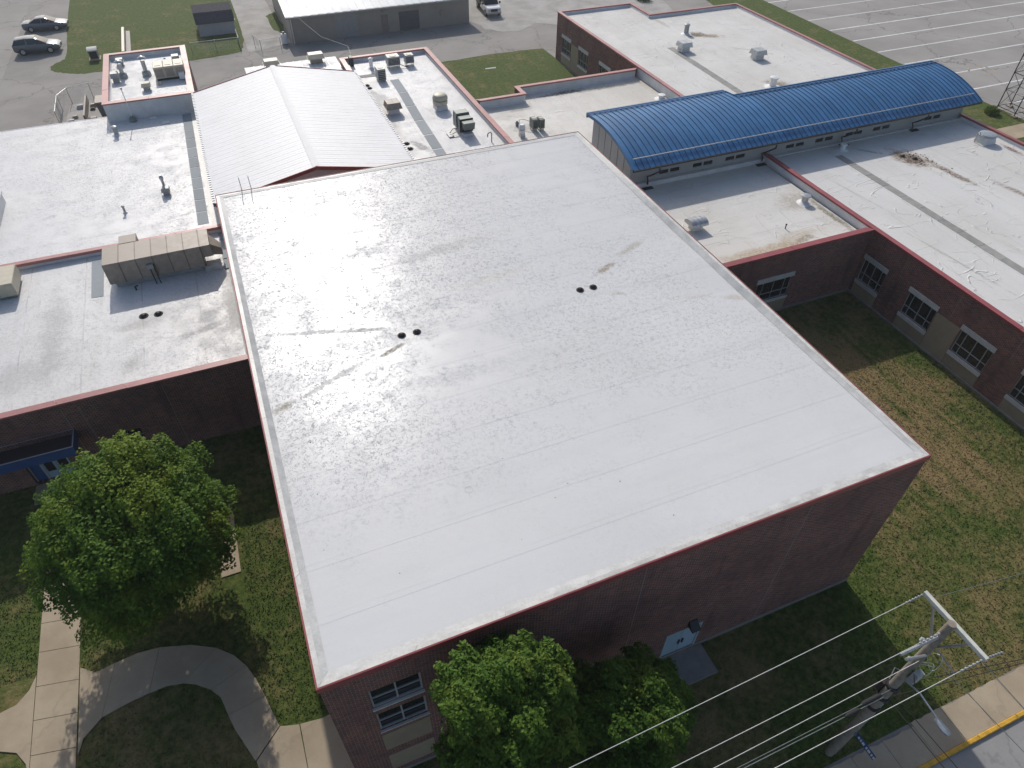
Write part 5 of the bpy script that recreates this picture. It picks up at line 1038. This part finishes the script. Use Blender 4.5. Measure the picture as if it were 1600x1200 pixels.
car('parked_suv', 'dark grey sport utility vehicle parked nearer the drive', 'car', (-18.3, 86.6, 0.008), R(-4), 'car_grey',
    [(0.0,0.45,0.95,1.08),(0.12,0.32,1.0,1.12),(0.9,0.25,1.0,1.10),(1.6,0.25,0.98,1.08),(3.1,0.25,0.96,1.05),(3.5,0.25,0.95,1.05),(4.3,0.28,0.86,0.94),(4.62,0.42,0.70,0.76)],
    [(0.06,1.07,1.12,0.82),(0.38,1.05,1.58,0.74),(1.4,1.05,1.67,0.74),(2.4,1.05,1.64,0.74),(3.45,1.03,1.09,0.82)], 1.87, 4.66, (0.85, 3.6), 0.36)
tk = thing('stake_truck', 'white pickup truck with dark stake bed beside the warehouse', 'truck', (0,0,0))
hw = 1.0
part(loft([[(x,-k,z0),(x,-k,z1-0.08),(x,-k*0.9,z1),(x,k*0.9,z1),(x,k,z1-0.08),(x,k,z0)] for x, k, z0, z1 in ((2.9,0.98,0.55,1.25),(4.45,0.98,0.5,1.25),(4.6,0.96,0.5,1.22),(5.55,0.92,0.5,1.14),(5.75,0.88,0.55,1.02))]), 'body', 'truck_white', tk, True, 35)
part(loft([[(x,-0.93,1.22),(x,-k,z1-0.05),(x,-k*0.75,z1),(x,k*0.75,z1),(x,k,z1-0.05),(x,0.93,1.22)] for x, k, z1 in ((2.92,0.86,1.86),(3.05,0.82,1.96),(4.0,0.82,1.96),(4.62,0.9,1.25))]), 'cabin', 'glass', tk, True, 30)
part(loft([[(x,-0.83,1.90),(x,-0.62,1.985),(x,0.62,1.985),(x,0.83,1.90)] for x in (2.95,3.1,4.05)]), 'roof', 'truck_white', tk, True, 30)
for s_ in (-1, 1):
    part(MB().add([(2.92,s_*0.945,1.22),(3.25,s_*0.945,1.22),(3.2,s_*0.85,1.92),(2.98,s_*0.85,1.92)], [(0,1,2,3)]), 'pillar', 'truck_white', tk, False)
    part(MB().box(5.66,5.80,s_*0.62-0.16,s_*0.62+0.16,0.78,0.98), 'headlight', 'limestone', tk); part(MB().box(4.35,4.5,s_*1.12-0.1,s_*1.12+0.1,1.25,1.5), 'mirror', 'dark_metal', tk)
    wheel(tk, 4.95, s_*0.86, 0.42, 0.26); wheel(tk, 1.2, s_*0.84, 0.42, 0.3)
part(MB().box(5.70,5.81,-0.44,0.44,0.70,1.0), 'grille', 'dark_metal', tk); part(MB().box(5.72,5.88,-0.92,0.92,0.48,0.62), 'bumper', 'galvanised', tk)
part(MB().box(-0.4,2.8,-1.1,1.1,0.82,0.95), 'bed', 'dark_metal', tk)
for k in range(9):
    for s_ in (-1, 1): part(MB().box(-0.35+k*0.38,-0.29+k*0.38,s_*1.05-0.03,s_*1.05+0.03,0.95,1.75), 'stake', 'dark_metal', tk)
for z in (1.15,1.4,1.65):
    for s_ in (-1, 1): part(MB().box(-0.4,2.8,s_*1.09-0.015,s_*1.09+0.015,z,z+0.12), 'stake_rail', 'white_metal' if z > 1.6 else 'dark_metal', tk)
part(MB().box(2.78,2.86,-1.05,1.05,0.95,1.95), 'headboard', 'dark_metal', tk)
tk.location = (36.6, 85.4, 0.016); tk.rotation_euler = (0,0,R(-95)); 

# ------------------------------------------------------------------ utility pole, wires, street sign
px, py = 16.4, -5.42
up_ = thing('utility_pole', 'weathered wooden utility pole with pale crossarm at the lower right', 'utility pole', (px, py, 0))
part(MB().tube([(px,py,0),(px,py,3.3),(px,py,6.6),(px,py,10.15)], [0.17,0.155,0.14,0.115], 16), 'pole', 'wood_pole', up_, True, 40)
part(MB().bbox(px+0.10,px+0.22,-6.50,-4.38,9.93,10.07,0.01), 'crossarm', 'fibreglass', up_)
for y, z in ((-4.75,8.9),(-6.0,8.9)): part(MB().tube([(px+0.14,y,9.95),(px+0.05,py+(0.1 if y > py else -0.1),z)], 0.035, 8), 'brace', 'galvanised', up_)
part(MB().tube([(px-0.05,py,9.45),(px-1.5,py,9.5)], 0.05, 8), 'dead_end_arm', 'galvanised', up_); part(MB().tube([(px-0.1,py-0.1,8.5),(px-1.05,py-0.05,8.95)], 0.04, 8), 'strut', 'galvanised', up_)
def insulator(p0, p1, r=0.034):
    p0, p1 = Vector(p0), Vector(p1); m = MB(); n = 6
    for k in range(n):
        a, b = p0.lerp(p1, k/n+0.02), p0.lerp(p1, (k+0.55)/n); m.tube([a, b], r, 8)
    m.tube([p0, p1], r*0.4, 6); part(m, 'insulator', 'hvac_grey', up_)
insulator((px+0.05,-4.42,10.0),(px-0.62,-4.43,9.98)); insulator((px+0.05,-6.45,10.0),(px-0.75,-6.45,9.98)); insulator((px-0.2,-5.42,9.75),(px-1.0,-5.42,9.72)); insulator((px+0.2,-6.45,10.0),(px+0.75,-6.5,10.0)); insulator((px-0.05,-5.6,9.0),(px-0.05,-6.3,8.85))
for a, b, c in ((8.2,0.30,0.5),(7.7,0.26,0.2)):
    part(MB().tube([(px+0.18+b*math.cos(t)*0.6, py-0.15-b*math.sin(t), a+0.25*math.sin(t*2+c)) for t in [k*0.45 for k in range(15)]], 0.010, 6), 'cable_loop', 'galvanised', up_, True, 60)
for z in (6.0, 5.2, 4.4): part(MB().lathe([(0.20,0.0),(0.22,0.05),(0.20,0.14)], (px,py,z), 14), 'band', 'dark_metal', up_)
part(MB().box(px-0.14,px+0.14,py-0.36,py-0.17,7.0,7.55), 'cutout_box', 'hvac_grey', up_); part(MB().box(px-0.12,px+0.1,py+0.16,py+0.3,5.4,5.9), 'cutout_box', 'rust_iron', up_)
for k in range(5): part(MB().tube([(px+0.1*math.cos(k*1.3),py+0.16*math.sin(k*1.3),6.2+0.42*k),(px+0.34*math.cos(k*1.3),py+0.40*math.sin(k*1.3),6.35+0.42*k),(px+0.5*math.cos(k*1.3+0.4),py+0.45*math.sin(k*1.3+0.4),6.1+0.40*k)], 0.014, 6), 'jumper', 'dark_metal' if k % 2 else 'galvanised', up_, True, 60)
for k in range(3): part(MB().lathe([(0.04,0.0),(0.07,0.04),(0.04,0.08),(0.07,0.12),(0.04,0.16)], (px+(-0.25,0.25,0.02)[k],py+(0.1,0.1,0.26)[k],7.9+0.35*k), 10), 'bushing', 'hvac_grey', up_, True, 40)
part(MB().tube([(px+0.12,py-0.14,0.1),(px+0.10,py-0.13,4.8)], 0.03, 6), 'conduit', 'galvanised', up_)
lm = part(MB().tube([(px,py-0.1,6.75),(px-0.05,py-0.65,7.0),(px-0.2,py-1.42,7.08)], 0.03, 8), 'lamp_arm', 'galvanised', up_, True, 50)
part(MB().lathe([(0.02,0.0)], (0,0,0), 3) if False else loft([[(px-0.22+dx*w_, y, 7.05+dz) for dx, dz in ((-0.09,-0.05),(0.09,-0.05),(0.10,0.02),(0.04,0.09),(-0.04,0.09),(-0.10,0.02))] for y, w_ in ((py-1.36,0.5),(py-1.46,1.0),(py-1.72,1.05),(py-1.86,0.55))]), 'lamp_head', 'galvanised', lm, True, 40)
sg = thing('street_sign', 'blue sign blade on the utility pole facing along the street', 'sign', (px, -5.9, 2.4))
part(MB().box(px-0.02,px+0.0,-6.50,-5.62,2.33,2.62), 'panel', 'blue_paint', sg); part(MB().box(px-0.03,px+0.01,-5.66,-5.56,2.36,2.56), 'bracket', 'galvanised', sg)
for k, (a, b) in enumerate(((0.04,0.11),(0.14,0.20),(0.23,0.33),(0.40,0.46),(0.49,0.60),(0.64,0.70),(0.73,0.82))): part(MB().box(px-0.024,px-0.021,-5.70-b,-5.70-a,2.40,2.55), 'lettering', 'line_paint', sg)
def wire(p0, p1, sag, r, label, mat='galvanised', n=26):
    p0, p1 = Vector(p0), Vector(p1); pts = []
    for k in range(n+1):
        t = k/n; p = p0.lerp(p1, t); p.z -= sag*4*t*(1-t); pts.append(p)
    return solo(MB().tube(pts, r, 5), 'power_line', mat, label, 'wire', tuple(p0), 'power lines on the utility pole')
wire((px-0.62,-4.43,9.98), (-38,-4.9,9.6), 0.9, 0.0105, 'pale wire from the crossarm end nearest the gymnasium', 'limestone')
wire((px-1.0,-5.42,9.72), (-38,-5.6,9.4), 0.9, 0.0105, 'pale wire from the middle of the pole top', 'limestone')
wire((px-0.75,-6.45,9.98), (-38,-6.5,9.6), 0.9, 0.0105, 'pale wire from the crossarm end nearest the street', 'limestone')
wire((px-0.12,-5.5,8.1), (-38,-6.2,8.2), 0.7, 0.011, 'lower pale neutral wire running left from the pole', 'limestone')
wire((px-0.12,-5.5,6.1), (-38,-5.7,6.2), 0.6, 0.012, 'upper thin grey cable running left from mid pole', 'hvac_green'); wire((px-0.12,-5.5,5.5), (-38,-5.6,5.7), 0.6, 0.014, 'lower thin grey cable running left from mid pole', 'hvac_green')
wire((px+0.12,-5.6,5.2), (px+1.0,-30,6.4), 0.4, 0.016, 'left black cable crossing the street from the pole', 'black_rubber'); wire((px+0.2,-5.6,5.5), (px+2.2,-30,6.4), 0.4, 0.014, 'right black cable crossing the street from the pole', 'black_rubber')
wire((px+0.1,-6.45,9.9), (px+2.0,-30,9.0), 0.5, 0.010, 'thin wire crossing the street from the crossarm end', 'hvac_green'); wire((px+0.12,-5.5,8.4), (px+4.0,-30,7.5), 0.5, 0.010, 'thin wire crossing the street from the pole top', 'hvac_green')
wire((px+0.12,-5.4,5.9), (60,-14.0,6.3), 0.4, 0.014, 'upper black cable running right over the pavement', 'black_rubber'); wire((px+0.12,-5.45,5.0), (60,-12.5,5.6), 0.4, 0.014, 'lower black cable running right over the pavement', 'black_rubber')
wire((px+0.2,-4.6,10.0), (60,-9.5,9.6), 0.5, 0.008, 'thin grey wire running right from the crossarm', 'hvac_green')
cs = thing('splice_case', 'black cable splice cases hanging on cables left of the pole', 'splice case', (15.4,-5.5,6))
part(MB().tube([(15.9,-5.5,6.05),(15.75,-5.5,6.05),(15.2,-5.5,6.02),(15.05,-5.5,6.02)], [0.02,0.08,0.08,0.02], 10), 'case', 'black_rubber', cs, True, 50); part(MB().tube([(15.3,-5.5,5.48),(15.2,-5.5,5.47),(14.8,-5.5,5.46),(14.7,-5.5,5.46)], [0.02,0.07,0.07,0.02], 10), 'case', 'black_rubber', cs, True, 50)
solo(MB().tube([(11.9,78.7,2.75),(13.0,71,2.9),(14.2,62.6,4.4),(13.6,58.2,5.1)], 0.014, 5), 'service_wire', 'limestone', 'thin pale service wire from the warehouse to the kitchen wing', 'wire', (12,78,2.7))

# ------------------------------------------------------------------ trees
def tree(name, label, base, centre, rx, rz_, lobes, leaves, size, mat, seed, ry=None, trunk=0.22):
    g = np.random.default_rng(seed); ry = ry or rx; cx, cy, cz = centre
    t = thing(name, label, 'tree', (base[0], base[1], 0))
    # lobe centres spread over the crown volume, denser near its skin
    pts = []
    while len(pts) < lobes:
        d = g.normal(size=3); d /= np.linalg.norm(d)
        if d[2] < -0.75: continue
        rad = g.uniform(0.42, 1.10)**0.6
        p = np.array([d[0]*rx*rad*0.88, d[1]*ry*rad*0.88, d[2]*rz_*rad*0.88])
        if all(np.linalg.norm(p-q_) > 0.30*rx*g.uniform(0.55,1) for q_ in pts): pts.append(p)
        elif g.random() < 0.02: pts.append(p)
    pts = np.array(pts)
    V, F = [], []
    tot = 0
    C = []; N_ = []
    for p in pts:
        lr = g.uniform(0.15, 0.28)*rx; n = int(leaves/lobes*(lr/(0.215*rx))**2)
        d = g.normal(size=(n,3)); d /= np.linalg.norm(d, axis=1)[:,None]
        d[:,2] = np.where(d[:,2] < -0.25, -d[:,2]*0.6, d[:,2])
        rr = lr*(0.55+0.5*g.random(n)**0.5)*(1+0.22*np.sin(7*d[:,0]+3*d[:,1]+g.uniform(0,6)))
        pos = p + d*rr[:,None]*np.array([1.05,1.05,0.82]); pos[:,2] -= 0.10*lr*g.random(n)
        C.append(pos); nn = d*0.55+np.array([0,0,0.65])+g.normal(size=(n,3))*0.42; N_.append(nn/np.linalg.norm(nn, axis=1)[:,None])
    # stray inner leaves
    n = leaves//14; d = g.normal(size=(n,3)); d /= np.linalg.norm(d, axis=1)[:,None]; rad = g.random(n)**0.45*0.95
    C.append(d*rad[:,None]*np.array([rx,ry,rz_])*0.92); nn = g.normal(size=(n,3)); nn[:,2] = abs(nn[:,2])+0.3; N_.append(nn/np.linalg.norm(nn, axis=1)[:,None])
    C = np.concatenate(C)+np.array(centre); N_ = np.concatenate(N_); n = len(C)
    a = g.normal(size=(n,3)); U_ = np.cross(N_, a); U_ /= np.linalg.norm(U_, axis=1)[:,None]; W_ = np.cross(N_, U_)
    s_ = (size*g.uniform(0.65,1.35,n))[:,None]
    v0 = C-U_*s_; v2 = C+U_*s_*1.1; v1 = C-W_*s_*0.62+N_*s_*0.22; v3 = C+W_*s_*0.62+N_*s_*0.22
    allv = np.stack([v0,v1,v2,v3], 1).reshape(-1,3)-np.array([base[0],base[1],0])
    me = bpy.data.meshes.new('crown'); me.vertices.add(4*n); me.vertices.foreach_set('co', allv.astype(np.float32).ravel())
    idx = np.arange(4*n).reshape(n,4); tri = np.stack([idx[:,[0,1,2]], idx[:,[0,2,3]]], 1).reshape(-1)
    me.loops.add(6*n); me.loops.foreach_set('vertex_index', tri.astype(np.int32)); me.polygons.add(2*n); me.polygons.foreach_set('loop_start', np.arange(0,6*n,3,dtype=np.int32)); me.update(calc_edges=True); me.validate()
    me.materials.append(MATS[mat]); o = bpy.data.objects.new('crown', me); COL.objects.link(o); o.parent = t
    b0 = Vector((base[0],base[1],0)); fk = Vector((base[0]+0.05,base[1]+0.03,max(1.4, cz-rz_*0.75))); top = Vector((cx,cy,cz+rz_*0.35))
    part(MB().tube([b0+Vector((0,0,-0.05)), b0+Vector((0,0,0.35)), fk, fk.lerp(top,0.5)+Vector((0.1,-0.08,0)), top], [trunk*1.45,trunk*1.05,trunk*0.85,trunk*0.5,trunk*0.15], 10), 'trunk', 'bark', t, True, 50)
    sel = g.permutation(len(pts))[:min(18, len(pts))]
    for i in sel:
        e = Vector(pts[i])+Vector(centre); s0 = fk.lerp(top, g.uniform(0.0,0.55)); mid = s0.lerp(e,0.5)+Vector((0,0,-0.18)); part(MB().tube([s0,mid,e], [trunk*0.42,trunk*0.25,trunk*0.07], 6), 'limb', 'bark', t, True, 60)
    return t
tree('maple_tree', 'large round maple standing on the lawn left of the gymnasium', (-6.1,10.2), (-5.78,10.65,4.68), 3.6, 3.3, 125, 100000, 0.066, 'leaf_maple', 3)
tree('shade_tree', 'tall sunlit tree against the front wall beside the gymnasium windows', (4.5,-2.0), (4.65,-1.95,6.95), 2.15, 3.0, 72, 58000, 0.056, 'leaf_front', 5, 1.85, 0.16)
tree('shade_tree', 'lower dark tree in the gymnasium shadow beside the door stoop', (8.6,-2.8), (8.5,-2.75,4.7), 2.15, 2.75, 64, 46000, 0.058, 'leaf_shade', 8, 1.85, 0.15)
def bush(x, y, r, label, seed):
    g = np.random.default_rng(seed); n = 900; d = g.normal(size=(n,3)); d /= np.linalg.norm(d,axis=1)[:,None]; d[:,2] = abs(d[:,2]); C = d*(r*g.random(n)**0.4)[:,None]+np.array([x,y,0.05])
    m = MB()
    for c in C:
        a = g.normal(size=3)*0.07; b = g.normal(size=3)*0.07; m.add([tuple(c-a),tuple(c+b),tuple(c+a)], [(0,1,2)])
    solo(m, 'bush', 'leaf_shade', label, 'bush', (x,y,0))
bush(57.7, 79.5, 1.1, 'round bush at the top edge beyond the rear roof step', 21); bush(70.9, 34.9, 0.7, 'low bush at the foot of the lattice tower', 22)

# ------------------------------------------------------------------ lawn tufts near the camera
def on_lawn(x, y):
    ok = (x > -14.5) & (x < 37.3) & (y > -5.75) & (y < 19.2)
    ok &= ~((x > -0.1) & (x < 22.1) & (y > -0.05)); ok &= ~((x > 22) & (y > 17.0))
    ok &= ~((x > 12.1) & (x < 14.3) & (y > -1.36) & (y < 0)); ok &= ~((x > -11.16) & (x < -9.50))
    ok &= ~((x > -2.5) & (x < 0) & (y < 3.1)); ok &= ~((x < -9.9) & (y > 17.9)); ok &= ~((x > -3.9) & (x < -2.95) & (y > 8.5) & (y < 14.6)); ok &= ~((x < -11.1) & (y > 5.0) & (y < 8.9))
    poly = out_+inn[::-1]
    ins = np.zeros(len(x), bool); j = len(poly)-1
    for i in range(len(poly)):
        xi, yi = poly[i]; xj, yj = poly[j]
        c = ((yi > y) != (yj > y)) & (x < (xj-xi)*(y-yi)/((yj-yi) if yj != yi else 1e-9)+xi); ins ^= c; j = i
    ok &= ~ins
    return ok
N = 210000; X_ = rng.uniform(-14.5, 37.3, N); Y_ = rng.uniform(-5.75, 19.2, N); k_ = on_lawn(X_, Y_); X_, Y_ = X_[k_], Y_[k_]; n = len(X_)
hgt = rng.uniform(0.025, 0.085, n); ang = rng.uniform(0, 2*math.pi, n); wd = rng.uniform(0.012, 0.04, n); ln_x, ln_y = rng.normal(0,0.045,n), rng.normal(0,0.045,n)
v = np.zeros((n,3,3)); v[:,0] = np.stack([X_-wd*np.cos(ang), Y_-wd*np.sin(ang), np.zeros(n)],1); v[:,1] = np.stack([X_+wd*np.cos(ang), Y_+wd*np.sin(ang), np.zeros(n)],1); v[:,2] = np.stack([X_+ln_x, Y_+ln_y, hgt],1)
me = bpy.data.meshes.new('grass_blades'); me.vertices.add(3*n); me.vertices.foreach_set('co', v.astype(np.float32).ravel()); me.loops.add(3*n); me.loops.foreach_set('vertex_index', np.arange(3*n,dtype=np.int32)); me.polygons.add(n); me.polygons.foreach_set('loop_start', np.arange(0,3*n,3,dtype=np.int32)); me.update(calc_edges=True); me.validate()
me.materials.append(MATS['grass']); o = bpy.data.objects.new('grass_blades', me); COL.objects.link(o); tag(o, 'short patchy grass blades on the lawns round the gymnasium', 'grass', None, 'stuff')

# ------------------------------------------------------------------ hazy summer air
hz_ = MB().box(-950, 1150, -950, 1350, -1.0, 30.0)
hm = bpy.data.materials.new('haze'); hm.use_nodes = True; hn = hm.node_tree; hn.nodes.remove(hn.nodes['Principled BSDF'])
pv = hn.nodes.new('ShaderNodeVolumePrincipled'); pv.inputs['Color'].default_value = (0.90, 0.93, 0.97, 1); pv.inputs['Density'].default_value = 0.0004; pv.inputs['Anisotropy'].default_value = 0.25
hn.links.new(pv.outputs[0], [x for x in hn.nodes if x.type == 'OUTPUT_MATERIAL'][0].inputs['Volume']); MATS['haze'] = hm
ho = part(hz_, 'haze', 'haze', None); tag(ho, 'thin pale summer haze over the whole school', 'haze', None, 'stuff')
